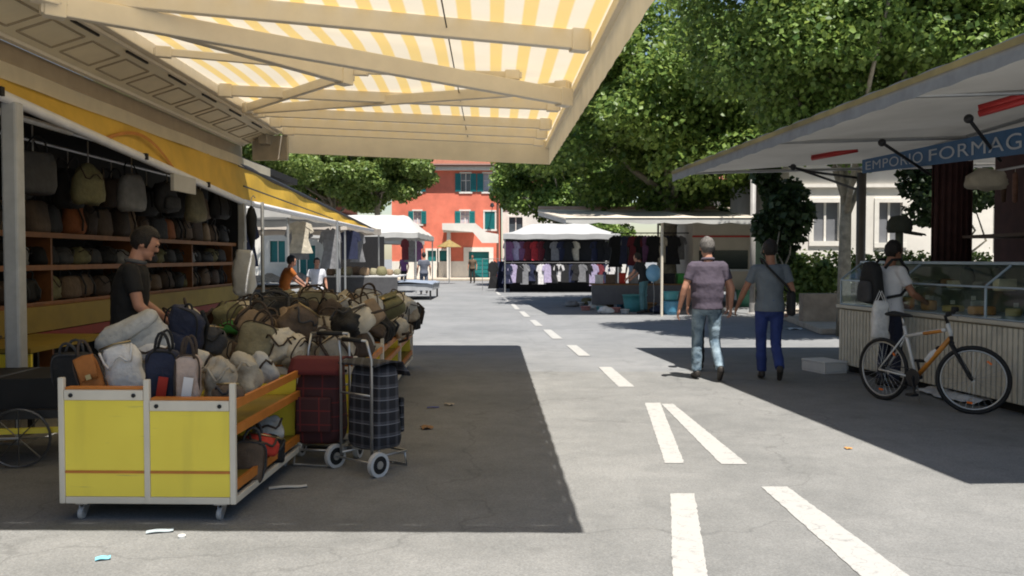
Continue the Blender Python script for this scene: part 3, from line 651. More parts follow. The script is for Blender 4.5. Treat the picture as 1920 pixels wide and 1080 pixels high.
    if kind == 'heap':
        for i in (1, 2): soft(w*(1-.04*i), d*.96, h*.28, sd+i, .5, .05, .015, 18, 8).build('fold', c, t, smooth=True).location = (.01*i, -.004*i, h*(.36+.32*(i-1)))
    if kind == 'suit':
        MB().b2((-w*.5-.004, -d*.51, h*.48), (w*.5+.004, d*.51, h*.52)).build('band', c2, t)
        arch(0, w*.14, h*.98, h*.07, .012).build('handle', BLACK, t)
    if tagc: MB().box((w*.1, -d*.62, h*.38), (.055, .006, .12), M=Matrix.Rotation(.12, 3, 'Y')).build('price_tag', mat('tag_'+tagc.replace(' ', '_'), CLOTHS[tagc], .6, var=.02), t)
    return t
# front cart goods (labels single each out)
def cb(kind, label, cat, px, py, Y, size, col, rz=0, tilt=(0, 0), tagc=None):
    p = at(px, py, Y); p.z -= size[2]/2; return bag(kind, label, cat, p, size, col, rz, tilt, 'bags on and in the front yellow cart', tagc)
cb('heap', 'big pale grey folded bag leaning upright at the back of the yellow cart', 'bag', 282, 636, 6.05, (.50, .22, .36), 'pale grey', .2, (.25, -.55))
cb('pouch', 'white shiny bag between the orange brown bag and the navy bag', 'bag', 243, 694, 5.55, (.27, .16, .34), 'white', .15, (-.15, -.28))
cb('hand', 'orange brown bag leaning over in the left tray of the yellow cart', 'bag', 186, 706, 5.45, (.15, .12, .28), 'orange brown', .2, (-.1, -.32))
cb('tote', 'black patterned bag at the far left corner of the yellow cart', 'bag', 138, 694, 5.75, (.22, .16, .22), 'black', 0, (.1, 0))
cb('tote', 'tall navy bag with an orange tag behind the taller panel joint', 'bag', 304, 708, 5.4, (.17, .13, .33), 'navy', .1, (.05, .05), 'red')
cb('pack', 'navy backpack standing on top of the pile over the yellow cart', 'backpack', 340, 622, 6.15, (.26, .2, .36), 'navy', -.3, (.1, .25))
cb('pouch', 'charcoal soft bag slumped right of the navy backpack', 'bag', 383, 636, 6.35, (.30, .22, .2), 'charcoal', .4, (.1, .1))
cb('tote', 'upright pink beige bag with a white tag on the yellow cart', 'bag', 352, 712, 5.3, (.14, .13, .30), 'pink beige', .1, (0, .03), 'white')
cb('sack', 'cream crinkled bag behind the upright pink beige one', 'bag', 376, 690, 5.62, (.22, .18, .24), 'cream', .3)
cb('sack', 'beige crinkled bag in the middle of the right tray', 'bag', 412, 712, 5.45, (.25, .18, .25), 'beige', .1)
cb('sack', 'sand crinkled bag at the right rim of the yellow cart', 'bag', 457, 700, 5.72, (.24, .2, .26), 'sand', -.3)
cb('sack', 'pale grey crinkled bag at the back right corner of the yellow cart', 'bag', 487, 692, 6.15, (.24, .18, .22), 'pale grey', .2)
cb('pouch', 'brown small bag slipped down in front of the crinkled bags', 'bag', 428, 738, 5.28, (.18, .1, .12), 'brown', .1)
cb('sack', 'white thin wrapped parcel beside the navy bag', 'bag', 288, 660, 5.9, (.3, .14, .1), 'white', .2, (0, -.1))
cb('tote', 'brown bag standing in the lower shelf of the yellow cart', 'bag', 462, 862, 5.62, (.20, .3, .26), 'brown', .2, (.0, .15))
cb('pouch', 'red bag lying on the brown bag in the lower shelf', 'bag', 484, 830, 5.7, (.24, .3, .12), 'red', .3, (0, .25))
cb('pouch', 'black bag with red trim at the rear of the lower shelf', 'bag', 503, 840, 6.05, (.22, .28, .17), 'black', .2, (0, .2))
cb('sack', 'pale grey bag at the top rear of the lower shelf', 'bag', 505, 802, 6.2, (.24, .24, .16), 'pale grey', .2)
# ---------------------------------------------------------------- display carts
def cart(label, loc, rz, w, l, hl, hr, two=True, front=YELLOW_P):
    t = thing('display_cart', label, 'display cart', loc, rz, 'yellow wheeled display carts')
    z0 = .10; wm = 0 if two else w/2
    def post(x, y, zt):
        m = MB(); m.box((x, y, (z0+zt)/2), (.034, .034, zt-z0)); m.build('corner_post', CREAM_M, t, bevel=.006)
    post(-w/2, 0, hl+.07); post(w/2, 0, hr+.10); post(-w/2, l, hl+.07); post(w/2, l, hr+.03)
    if two: post(0, 0, hl+.06)
    m = MB(); m.box((0, 0, z0+.02), (w-.036, .03, .04)); m.box((0, l, z0+.02), (w-.036, .03, .04))
    for x in (-w/2, w/2): m.box((x, l/2, z0+.02), (.03, l-.036, .04))
    m.build('base_frame', CREAM_M, t, bevel=.005)
    for i, (a, b, hh) in enumerate(((-w/2, 0, hl), (0, w/2, hr)) if two else ((-w/2, w/2, hl),)):
        m = MB(); m.b2((a+.018, -.008, z0+.042), (b-.018, .008, hh-.06)); m.build('panel', front, t)
        m = MB(); m.b2((a+.018, -.013, z0+.175), (b-.018, -.0085, z0+.190)); m.build('panel_line', ORANGE_E, t)
        m = MB(); m.b2((a+.018, -.018, hh-.058), (b-.018, .018, hh)); tb = m.build('top_bar', CREAM_M, t, bevel=.005)
        m = MB(); m.b2((a+.02, .0, hh+.001), (b-.02, .06, hh+.014)); m.build('top_edge', ORANGE_E, t)
        m = MB()
        for x in (a+.06, b-.07): m.lathe([(.0, -.026), (.012, -.024), (.012, -.0185)], (x, 0, hh-.03), 10, 'Y')
        m.build('bolt', BLACK, tb)
    m = MB(); m.b2((-w/2+.02, .02, .085+z0), (w/2-.02, l-.02, .11+z0)); m.build('shelf', YDIM, t)
    m = MB(); m.b2((-w/2+.02, .02, hr-.20), (w/2-.02, l-.02, hr-.18)); m.build('tray', YDIM, t)
    for z in (z0+.105, hr-.17, hr-.02):
        m = MB(); m.b2((w/2-.012, .02, z-.03), (w/2+.012, l-.02, z+.02)); m.build('side_edge', ORANGE_E, t)
        m = MB(); m.b2((-w/2-.012, .02, z-.03), (-w/2+.012, l-.02, z+.02)); m.build('side_edge', ORANGE_E, t)
    m = MB(); m.b2((-w/2+.02, l-.008, z0+.042), (w/2-.02, l+.008, hr-.06)); m.build('panel', YELLOW_P, t)
    for x in (-w/2+.09, w/2-.09):
        for y in (.06, l-.06):
            m = MB(); m.box((x, y, .092), (.07, .07, .012)); m.beam((x-.018, y-.0, .088), (x-.012, y-.03, .035), .006, .045); m.beam((x+.018, y, .088), (x+.012, y-.03, .035), .006, .045)
            cs = m.build('caster', METAL, t)
            m = MB(); m.lathe([(.0, -.014), (.03, -.014), (.036, -.008), (.036, .008), (.03, .014), (0, .014)], (x, y-.03, .036), 16, 'X'); m.build('wheel', mat('grey_caster_wheel', (.35, .35, .35), .5), cs, smooth=False)
    return t
cart('bright yellow two-panel display cart on casters in front of the stall', (-2.07, 5.12, 0), R(-1.5), .98, 1.45, .75, .69)
SANDP = mat('sand_panel', (.42, .36, .26), .6, var=.12)
cart('yellow display cart hidden under bags, just behind the front cart', S(-1.72, 6.95, 0), R(1.5), 1.35, 1.75, .66, .64, False)
cart('display cart with sand coloured panel, middle of the bag row', S(-1.74, 8.85, 0), R(1.5), 1.35, 1.75, .66, .62, False, SANDP)
cart('display cart with sand coloured panel, far end of the bag row', S(-1.76, 10.75, 0), R(1.5), 1.35, 1.7, .66, .62, False, SANDP)
# ---------------------------------------------------------------- heap of bags on the three carts behind
rr = random.Random(5)
kinds = {'pouch': 'shoulder bag', 'hand': 'handbag', 'tote': 'tote bag', 'duffel': 'duffel bag', 'pack': 'backpack', 'sack': 'soft cloth bag'}
combos = [(c, k) for c in ('beige', 'sand', 'khaki', 'olive', 'black', 'chocolate', 'tan', 'cream', 'charcoal', 'grey', 'pale grey', 'brown') for k in kinds]
rr.shuffle(combos)
light = [q for q in combos if q[0] in ('beige', 'sand', 'khaki', 'cream', 'tan', 'pale grey')]; dark = [q for q in combos if q not in light]
places = ['nearest cart', 'middle cart', 'far cart']
slots = []
for j in range(9):
    for i in range(4): slots.append((-2.25+.37*i+rr.uniform(-.06, .06), 7.05+.6*j+rr.uniform(-.1, .1), .655+rr.uniform(0, .03), 0))
for j in range(9):
    for i in range(4): slots.append((-2.3+.38*i+rr.uniform(-.1, .1), 7.2+.56*j+rr.uniform(-.15, .15), .84+rr.uniform(0, .07), 1))
for (x, y, z, lv) in slots:
    src = light if (rr.random() < .46 and light) or not dark else dark
    if not src: break
    c, k = src.pop()
    ci = 0 if y < 8.75 else 1 if y < 10.65 else 2
    lab = f'{c} {kinds[k]} {"on top of" if lv else "low in"} the bag heap on the {places[ci]}'
    bag(k, lab, 'bag', S(x, y, z), (rr.uniform(.28, .44), rr.uniform(.2, .3), rr.uniform(.17, .27)), c, rr.uniform(-1.5, 1.5), (rr.uniform(-1.0, .5), rr.uniform(-.6, .6)), 'bags heaped on the carts')
def xb(kind, label, px, py, Y, size, col, rz=0, tilt=(0, 0)):
    p = at(px, py, Y); p.z -= size[2]/2; bag(kind, label, 'bag', p, size, col, rz, tilt, 'bags heaped on the carts')
xb('pouch', 'lime green bag standing out of the bag heap', 668, 588, 9.6, (.2, .2, .26), 'lime green', .2, (0, .4))
xb('pouch', 'small bright green bag at the left of the bag heap', 434, 612, 7.6, (.22, .2, .12), 'green', .2)
xb('duffel', 'long black duffel bag across the top of the heap', 515, 577, 8.6, (.62, .3, .2), 'black', .1)
xb('duffel', 'olive grey duffel bag behind the black one on the heap', 590, 566, 9.6, (.55, .3, .22), 'khaki', -.1)
xb('pack', 'black backpack hanging at the far street corner of the heap', 768, 590, 12.2, (.3, .25, .34), 'black', -.5, (.2, .3))
xb('pack', 'rust coloured backpack at the far end of the heap', 728, 580, 11.8, (.38, .28, .34), 'rust', .3, (.2, .1))
xb('pouch', 'grey soft bag between lime green bag and rust backpack', 705, 575, 11.0, (.3, .26, .3), 'grey', .3, (.1, -.2))
xb('duffel', 'big beige duffel bag overhanging the street side of the heap', 612, 618, 8.3, (.48, .3, .24), 'beige', .3, (-.2, .1))
xb('tote', 'sand tote bag lying on the far cart corner', 742, 618, 11.2, (.4, .3, .16), 'sand', .4, (-.2, .1))
xb('sack', 'cream cloth bag at the front of the nearest heap', 530, 648, 7.0, (.34, .26, .26), 'cream', .3)
xb('tote', 'khaki tote bag slipping off the nearest heap', 478, 640, 7.0, (.34, .26, .28), 'khaki', -.4, (-.3, .2))
xb('sack', 'beige cloth bag hung at the end of the nearest heap', 560, 660, 7.0, (.28, .24, .26), 'beige', .5, (-.2, 0))
# ---------------------------------------------------------------- bags in the shelf and hanging from the stall ceiling
ordn = ['first', 'second', 'third', 'fourth', 'fifth', 'sixth', 'seventh', 'eighth', 'ninth', 'tenth', 'eleventh', 'twelfth', 'thirteenth', 'fourteenth', 'fifteenth', 'sixteenth', 'seventeenth', 'eighteenth', 'nineteenth', 'twentieth']
def row(z, zt, cols, y0, y1, where, grp, hh, ks, w=.4):
    n = int((y1-y0)/(w*1.03))
    for i in range(n):
        c = cols[i % len(cols)]; k = ks[(i*7) % len(ks)]
        bag(k, f'{c} {kinds[k]}, {ordn[i]} from the near end of the {where}', 'bag', S(-5.32+rr.uniform(-.05, .05), y0+(i+.5)*(y1-y0)/n, z+.002), (w*rr.uniform(.85, 1.0), .3, hh*rr.uniform(.8, 1)), c, math.pi/2+rr.uniform(-.15, .15), (0, 0), grp, small=True)
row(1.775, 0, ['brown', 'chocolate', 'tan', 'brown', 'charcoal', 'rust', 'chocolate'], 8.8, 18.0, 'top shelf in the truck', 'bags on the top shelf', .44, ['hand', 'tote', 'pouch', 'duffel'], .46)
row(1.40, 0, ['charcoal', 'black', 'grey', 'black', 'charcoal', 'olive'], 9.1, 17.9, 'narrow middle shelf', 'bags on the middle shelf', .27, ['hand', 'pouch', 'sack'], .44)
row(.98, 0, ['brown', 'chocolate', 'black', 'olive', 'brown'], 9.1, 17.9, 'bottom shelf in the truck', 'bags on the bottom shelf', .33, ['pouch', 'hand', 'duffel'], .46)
hang = [('pale grey', 'pouch'), ('black', 'pack'), ('charcoal', 'tote'), ('black', 'hand'), ('olive', 'pouch'), ('black', 'duffel'), ('grey', 'hand'), ('chocolate', 'tote'), ('charcoal', 'pack'), ('black', 'pouch'), ('khaki', 'hand'), ('black', 'tote'), ('charcoal', 'duffel'), ('brown', 'pack')]
for i, (c, k) in enumerate(hang):
    y = 7.55+.6*i; x = -4.4 if i % 2 == 0 else -4.9; hh = rr.uniform(.36, .5)
    t = bag(k, f'{c} {kinds[k]} hanging {ordn[i]} under the dark truck ceiling', 'bag', S(x, y, 2.52-hh), (.44, .24, hh), c, 1.2+rr.uniform(-.3, .3), (0, 0), 'bags hanging from the truck ceiling', small=True)
    MB().tube([(0, 0, hh*.95), (0, 0, hh+.25)], .008, 5).build('hook', METAL, t)
for i, (z, hh) in enumerate(((.45, .5), (.97, .45), (1.44, .5))):
    bag('suit', ['red suitcase at the bottom of the stack behind the first post', 'red suitcase in the middle of the stack behind the first post', 'red suitcase on top of the stack behind the first post'][i], 'suitcase', S(-5.15, 8.95, z), (.5, .3, hh), 'red', .35, (0, 0), 'red suitcases behind the first post')
bs = thing('low_bench', 'low dark bench carrying the red suitcases behind the first post', 'bench', S(-5.1, 8.9, 0)); MB().b2((-.4, -.3, .38), (.4, .3, .44)).build('bench_top', DARK_M, bs)
for x in (-.35, .35):
    for y in (-.25, .25): MB().box((x, y, .19), (.04, .04, .38)).build('leg', DARK_M, bs)
# hand cart at the left edge
hc = thing('hand_cart', 'dark low hand cart with yellow bar and thin silver wheels by the first post', 'hand cart', (-3.65, 6.85, 0), .2)
MB().b2((-.5, -.4, .34), (.42, .5, .40)).build('deck', DARK_M, hc); MB().b2((-.5, -.43, .24), (.40, -.40, .28)).build('yellow_bar', YELLOW_P, hc)
MB().b2((-.48, -.3, .40), (.3, .45, .62)).build('crate', BLACK, hc)
for x, y in ((.05, -.46), (-.75, -.46)):
    w = MB().tube([(x+.21*math.cos(a), y, .215+.205*math.sin(a)) for a in [2*math.pi*i/28 for i in range(28)]], .010, 6, close=True)
    for k in range(8): w.tube([(x, y, .215), (x+.2*math.cos(k*.785), y, .215+.2*math.sin(k*.785))], .004, 4)
    w.build('wheel', mat('dull_spoke_metal', (.12, .12, .12), .4, .6), hc)
MB().tube([(-.75, -.46, .215), (.05, -.46, .215)], .01, 6).build('axle', METAL, hc)
# ---------------------------------------------------------------- shopping trolleys
def trolley(label, loc, rz, cl, col, topc):
    t = thing('shopping_trolley', label, 'shopping trolley', loc, rz, 'shopping trolleys beside the carts'); c = cl
    soft(.36, .28, .60, len(label), .28, .02, .012, 28, 16).build('bag', c, t, smooth=True).location = (0, 0, .15)
    f = MB(); f.grid(lambda u, v: V(((u-.5)*.38, -.15+.32*v-.02*(1 if v < .1 else 0), .752+.02*math.sin(v*math.pi)-(.09*(1-v*6) if v < .17 else 0))), 8, 18); f.build('flap', topc, t, smooth=True, solid=.012)
    MB().b2((-.13, -.175, .25), (.13, -.14, .5)).build('pocket', c, t, bevel=.012)
    fr = MB()
    for x in (-.16, .16): fr.tube([(x, .17, .10), (x, .17, .80), (x*.9, .2, .93)], .010, 8)
    fr.tube([(-.144, .2, .93), (.144, .2, .93)], .010, 8); fr.tube([(-.16, .17, .12), (-.16, -.16, .12), (.16, -.16, .12), (.16, .17, .12)], .009, 8)
    fr.tube([(-.14, -.16, .12), (-.14, -.18, .015), (.14, -.18, .015), (.14, -.16, .12)], .009, 8); fr.tube([(-.16, .17, .55), (.16, .17, .55)], .008, 8)
    fr.tube([(-.22, .17, .085), (.22, .17, .085)], .008, 8)
    fr.build('frame', METAL, t, smooth=True)
    MB().tube([(-.1, .2, .93), (.1, .2, .93)], .017, 8).build('handle', BLACK, t, smooth=True)
    for s in (-1, 1):
        w = MB().lathe([(.030, -.016), (.062, -.016), (.062, .016), (.030, .016)], (s*.225, .17, .085), 24, 'X').build('wheel', BLACK, t)
        MB().lathe([(.062, -.018), (.085, -.018), (.087, 0), (.085, .018), (.062, .018), (.062, -.018)], (s*.225, .17, .085), 24, 'X', False).build('tyre', mat('pale_grey_tyre', (.5, .5, .5), .6), w)
        MB().lathe([(.0, -.02), (.028, -.02), (.028, .02), (0, .02)], (s*.225, .17, .085), 12, 'X').build('hub', METAL, w)
    return t
trolley('wine red checked shopping trolley with red top, beside the yellow cart', (-1.40, 6.62, 0), R(-8), REDPLAID, 'r', mat('red_top_cloth', (.10, .014, .016), .8, var=.15))
trolley('black plaid shopping trolley standing nearest the road', (-.98, 6.42, 0), R(141), PLAID, 'b', PLAID)
# white garment sleeve, black umbrella at second post
g = thing('garment_sleeve', 'white plastic garment sleeve hanging at the second stall post', 'garment sleeve', S(-3.62, 13.3, .93)); soft(.34, .2, .68, 3, .5, .1, .04).build('sleeve', mat('white_plastic_film', (.6, .61, .63), .3, var=.1, bump=.4, bs=14), g, smooth=True); MB().tube([(0, 0, .66), (0, 0, .8), (.03, 0, .84), (.05, 0, .8)], .008, 6).build('hook', METAL, g)
g = thing('folded_umbrella', 'folded black umbrella hanging beside the second stall post', 'umbrella', S(-3.62, 13.75, 1.62)); MB().lathe([(.01, 0), (.07, .25), (.085, .5), (.05, .62), (.015, .66)], n=12).build('canopy', BLACK, g, smooth=True); MB().tube([(0, 0, -.06), (0, 0, .78), (.03, 0, .82), (.06, 0, .78)], .008, 6).build('shaft', METAL, g)
# ================================================================ CHEESE STALL (street right)
dk = thing('cheese_stall', 'cheese stall with grey awning, blue lettered sign and red tubes', 'market stall', (5.2, 10, 0))
D0, D1 = 4.85, 14.0
def dx(y): return 2.47+.1088*(14-y)          # outer edge of the awning
def dz(y): return 2.76+.0155*(14-y)
def dcan(u, v):
    y = D0+(D1-D0)*v; x = dx(y)+(7.6-dx(y))*u
    bay = abs(math.sin(v*math.pi*5))
    return V((x, y, dz(y)+.10*math.sin(u*math.pi*.9)*1.0-.05*bay*math.sin(u*math.pi)+.16*u))
m = MB(); m.grid(dcan, 40, 80); m.build('awning_cloth', GTARP, dk, smooth=True, world=True)
m = MB(); m.grid(lambda u, v: V((dx(D0+(D1-D0)*u)-.005, D0+(D1-D0)*u, dz(D0+(D1-D0)*u)+.07-.17*v+.012*abs(math.sin(u*60)))), 160, 2)
m.build('awning_hem', mat('grey_hem_cloth', (.30, .29, .27), .7, var=.15, trans=.1), dk, smooth=True, world=True)
m = MB(); m.grid(lambda u, v: V((dx(D0+(D1-D0)*u)-.018, D0+(D1-D0)*u, dz(D0+(D1-D0)*u)+.065-.05*v)), 100, 1)
m.build('yellow_piping', mat('mustard_piping', (.34, .25, .09), .7, var=.45, vs=1.3), dk, world=True)
m = MB()
for y in (5.2, 7.8, 10.6, 13.85):
    m.tube([(dx(y)+.03, y, dz(y)+.02), (7.4, y, dz(y)+.14)], .022, 8)
m.tube([(dx(D0)+.02, D0+.03, dz(D0)+.03), (dx(D1)+.02, D1-.03, dz(D1)+.03)], .022, 8); m.tube([(5.3, D0, dz(D0)+.1), (5.3, D1, dz(D1)+.1)], .022, 8)
m.build('awning_frame', METAL, dk, world=True)
for y in (6.2, 8.6, 10.2, 12.6):
    m = MB(); m.tube([(5.15, y+1.0, 2.52), (dx(y)+1.3, y+.1, dz(y)-.02)], .018, 8); m.ball((dx(y)+1.3, y+.1, dz(y)-.02), .045); m.build('awning_brace', DARK_M, dk, world=True, smooth=True)
m = MB(); m.tube([at(1478, 300, 13.6), at(1480, 312, 13.6), at(1520, 322, 13.7), at(1612, 334, 14)], .02, 8)
m.build('awning_brace', DARK_M, dk, world=True, smooth=True)
REDT = mat('red_tube_paint', (.42, .03, .03), .35, var=.05)
for a, b_ in ((at(1522, 297, 12.4), at(1608, 281, 12.0)), (at(1836, 213, 8.2), at(1960, 178, 7.8))):
    m = MB(); m.tube([a, b_], .032, 10); m.beam(a+V((0, 0, .05)), b_+V((0, 0, .05)), .05, .05); m.build('red_tube', REDT, dk, world=True, smooth=True)
m = MB(); m.tube([(5.36, 13.95, 0), (5.36, 13.95, 2.8)], .07, 10); m.build('post', mat('brown_post', (.11, .095, .08), .5, var=.15), dk, world=True, smooth=True)
gp = thing('grey_pole', 'grey pole standing behind the two walking men beside the bushy small tree', 'pole', (at(1411, 500, 24).x, 24, 0)); MB().tube([(0, 0, 0), (0, 0, 3.6)], .075, 12).build('shaft', mat('grey_post', (.26, .25, .24), .5, var=.15), gp, smooth=True); MB().lathe([(.16, 0), (.16, .02), (.085, .05), (.085, .3)], n=12).build('base', MATS['grey_post'], gp)
# blue sign
Q = [at(1618, 325, 12.9), at(1990, 280, 8.1), at(1990, 222, 8.1), at(1618, 300, 12.9)]
def bil(u, v): return (Q[0]*(1-u)+Q[1]*u)*(1-v)+(Q[3]*(1-u)+Q[2]*u)*v
bn = (Q[1]-Q[0]).cross(Q[3]-Q[0]).normalized()
if bn.dot(V((0, 0, 1.5))-Q[0]) < 0: bn = -bn
m = MB(); m.grid(lambda u, v: bil(u, v), 20, 2); sg = m.build('sign_board', mat('blue_sign_cloth', (.035, .11, .24), .6, var=.12), dk, world=True, solid=.02)
def word(txt, u0, u1):
  cu = bpy.data.curves.new('letters', 'FONT'); cu.body = txt; cu.size = 1; cu.space_character = 1.08
  to = bpy.data.objects.new('letters', cu); COL.objects.link(to); bpy.context.view_layer.update()
  tm = bpy.data.meshes.new_from_object(to.evaluated_get(bpy.context.evaluated_depsgraph_get())); bpy.data.objects.remove(to)
  xs = [v.co.x for v in tm.vertices]; ys = [v.co.y for v in tm.vertices]; xa, xb_, ya, yb = min(xs), max(xs), min(ys), max(ys)
  for v in tm.vertices:
    u = u0+(u1-u0)*((v.co.x-xa)/(xb_-xa))**.93; w = .2+.6*(v.co.y-ya)/(yb-ya); v.co = bil(u, w)+bn*.016-V(dk.location)
  tm.materials.clear(); tm.materials.append(mat('white_sign_letters', (.42, .46, .52), .6, var=.05)); lo = bpy.data.objects.new('lettering', tm); COL.objects.link(lo); lo.parent = dk
word('EMPORIO', .03, .415); word('FORMAGGI', .45, .97)
# dark rear of the cheese truck
DWINE = mat('wine_dark_lining', (.06, .025, .025), .8, var=.25)
m = MB(); m.b2((6.9, 4.5, .0), (7.0, 13.0, 2.95)); m.build('rear_wall', DWINE, dk, world=True)
m = MB(); m.grid(lambda u, v: V((at(1748, 330, 12.2).x+.55*u+.02*math.sin(u*50), 12.2+.05*math.sin(u*44), .9+1.9*v)), 60, 2); m.build('curtain', DWINE, dk, world=True, solid=.01, smooth=True)
m = MB(); m.b2((5.9, 9.5, 1.2), (6.9, 11.9, 1.25)); m.b2((5.9, 9.5, 1.75), (6.9, 11.9, 1.79)); m.b2((6.88, 9.4, 1.25), (6.92, 12, 2.8)); m.build('rear_shelf', mat('dark_wood', (.08, .045, .03), .6), dk, world=True)
q = at(1850, 357, 10.6); cb_ = soft(.52, .3, .24, 77, .75, .2, .05); cb_.v = [v+q for v in cb_.v]; cb_.build('rolled_cloth', mat('cream_roll', (.40, .36, .29), .8, var=.15), dk, world=True, smooth=True)
rr = random.Random(12); PAPW = mat('string_white', (.5, .48, .42), .8)
for i in range(12):
    px = 1760+i*14; p = at(px, rr.uniform(395, 470), 10.8)
    w = rr.uniform(.08, .16); hh = rr.uniform(.14, .3)
    o = MB().lathe([(w*.5, 0), (w*.52, hh*.6), (w*.3, hh*.85), (w*.2, hh)], n=10).build('jar', mat('jar_%d' % (i % 4), [(.35, .3, .26), (.2, .03, .03), (.03, .03, .03), (.25, .2, .12)][i % 4], .3, var=.1), None, smooth=True)
    o.location = (5.98+.07*i, 9.75+.16*i, 1.255 if i % 2 else 1.795); tag(o, f'{["pale", "dark red", "black", "brown"][i % 4]} jar on the {"lower" if i % 2 else "upper"} cheese stall rear shelf, {ordn[i//2]} from near end', 'jar', 'jars on the rear shelves')
for i in range(9):
    hh = rr.uniform(.28, .5); m = MB().lathe([(.0, 0), (.028, .02), (.034, hh*.5), (.028, hh-.03), (0, hh)], n=10); o = m.build('salami', mat('salami_%d' % (i % 3), [(.13, .035, .025), (.2, .1, .07), (.09, .05, .03)][i % 3], .6, var=.3, vs=14), None, smooth=True); MB().tube([(0, 0, hh-.01), (0, 0, 2.60-(2.55-hh))], .004, 4).build('string', PAPW, o)
    o.location = (6.15, 9.3+.26*i, 2.55-hh); tag(o, f'{["dark red", "pinkish", "brown"][i % 3]} salami hanging {ordn[i]} from the near end behind the deli counter', 'salami', 'salami hanging in the cheese stall')
MB().tube([V((6.15, 9.0, 2.60))-V(dk.location), V((6.15, 12.0, 2.60))-V(dk.location)], .015, 8).build('hanging_rail', METAL, dk)
# ---- counter
A_ = V((4.34, 11.95, 0)); B_ = V((5.35, 4.9, 0)); cd = (B_-A_).normalized(); cn = V((cd.y, -cd.x, 0))   # cn points to the road
if cn.x > 0: cn = -cn
ang = math.atan2(cd.y, cd.x)
ct = thing('deli_counter', 'long cream ribbed deli counter with glass display top', 'counter', A_, ang)
L = (B_-A_).length   # local: x along counter to the viewer, +y is ... away/road
sgn = 1 if (rotz(ang) @ V((0, 1, 0))).dot(cn) > 0 else -1
RIBC = mat('cream_ribbed_panel', (.58, .54, .45), .55, var=.16, vs=5)
m = MB(); m.b2((0, -sgn*.9, .10), (L, 0, .84)); m.build('body', mat('counter_core', (.30, .27, .21), .7, var=.1), ct)
m = MB(); n = int(L/.075)
for k in range(n): m.b2((k*L/n+.006, sgn*.002, .11), ((k+.78)*L/n, sgn*.022, .82))
for k in range(12): m.b2((-.02, -sgn*(.02+k*.073), .11), (-.002, -sgn*(.078+k*.073), .82))
m.build('ribbed_front', RIBC, ct)
m = MB(); m.b2((-.04, -sgn*.93, .842), (L, sgn*.05, .885)); m.build('counter_top', mat('pale_counter_top', (.50, .47, .40), .35, var=.08), ct, bevel=.006)
m = MB(); m.b2((.03, -sgn*.8, 0), (L-.05, -sgn*.1, .098)); m.build('base', BLACK, ct)
gm = glass('display_glass')
m = MB(); m.b2((.03, sgn*.0, .90), (L, sgn*.008, 1.20)); m.build('front_glass', gm, ct)
m = MB(); m.add([(.03, sgn*.004, 1.205), (L, sgn*.004, 1.205), (L, -sgn*.28, 1.42), (.03, -sgn*.28, 1.42)], [(0, 1, 2, 3)]); m.build('sloped_glass', gm, ct, solid=.006)
m = MB(); m.b2((.02, -sgn*.75, .90), (.028, -sgn*.0, 1.20)); m.build('end_glass', gm, ct)
ALU = mat('pale_blue_trim', (.36, .44, .52), .35, .3, var=.08)
m = MB(); m.b2((0, -sgn*.75, 1.425), (L, -sgn*.26, 1.455)); m.b2((0, -sgn*.01, 1.195), (L, sgn*.012, 1.215)); m.b2((0, -sgn*.75, .887), (L, sgn*.014, .90))
for x in (.01, 1.35, 2.9, 4.4, 5.9):
    m.b2((x-.012, -sgn*.006, .901), (x+.012, sgn*.014, 1.194)); m.beam((x, sgn*.004, 1.216), (x, -sgn*.27, 1.424), .02, .02)
m.build('glass_frame', ALU, ct, bevel=.004)
m = MB(); m.b2((.05, -sgn*.74, 1.14), (L, -sgn*.3, 1.155)); m.build('glass_shelf', gm, ct)
m = MB(); m.b2((.04, -sgn*.78, .902), (L, -sgn*.755, 1.42)); m.build('back_board', mat('dim_back_board', (.16, .18, .12), .6, var=.25), ct)
def cpt(x, y, z): return A_+rotz(ang)@V((x, y, z))
CH = [('pale yellow', (.50, .38, .14)), ('cream', (.58, .50, .34)), ('orange', (.42, .2, .05)), ('brown rinded', (.2, .11, .05)), ('white', (.6, .57, .5)), ('grey rinded', (.2, .19, .16))]
PAPC = mat('price_card_white', (.6, .58, .5), .6, var=.03)
for i in range(40):
    x = .2+i*.145; lo_ = i % 2; nm, c = CH[(i*5) % 6]
    if x > L-.2: break
    r = rr.uniform(.075, .14); hh = rr.uniform(.06, .13); p = cpt(x, -sgn*(.18+.25*rr.random()) if not lo_ else -sgn*.52, .903 if not lo_ else 1.157)
    q = random.Random(i)
    if i % 3 == 2:
        m = MB(); m.prism([(0, 0, 0), (r*1.8, -r*.5, 0), (r*1.9, 0, 0), (r*1.8, r*.5, 0)], (0, 0, hh)); knd = 'wedge'
    else:
        m = MB().lathe([(0, 0), (r*.92, 0), (r, hh*.2), (r, hh*.8), (r*.92, hh), (0, hh)], n=18); knd = 'wheel'
    o = m.build('cheese_'+('wedge' if knd == 'wedge' else 'round'), mat('cheese_'+nm.replace(' ', '_'), c, .6, var=.12, vs=8), None, bevel=.006); o.location = p; o.rotation_euler = (0, 0, q.uniform(0, 6))
    if i % 2 == 0: MB().box((0, -r*.3, hh+.035), (.06, .004, .045), rz=.3-o.rotation_euler.z).build('price_card', PAPC, o)
    tag(o, f'{nm} cheese {knd} on the {"glass shelf" if lo_ else "floor"} in the deli counter, {ordn[i//2]} from far end', 'cheese', 'cheeses in the deli counter')
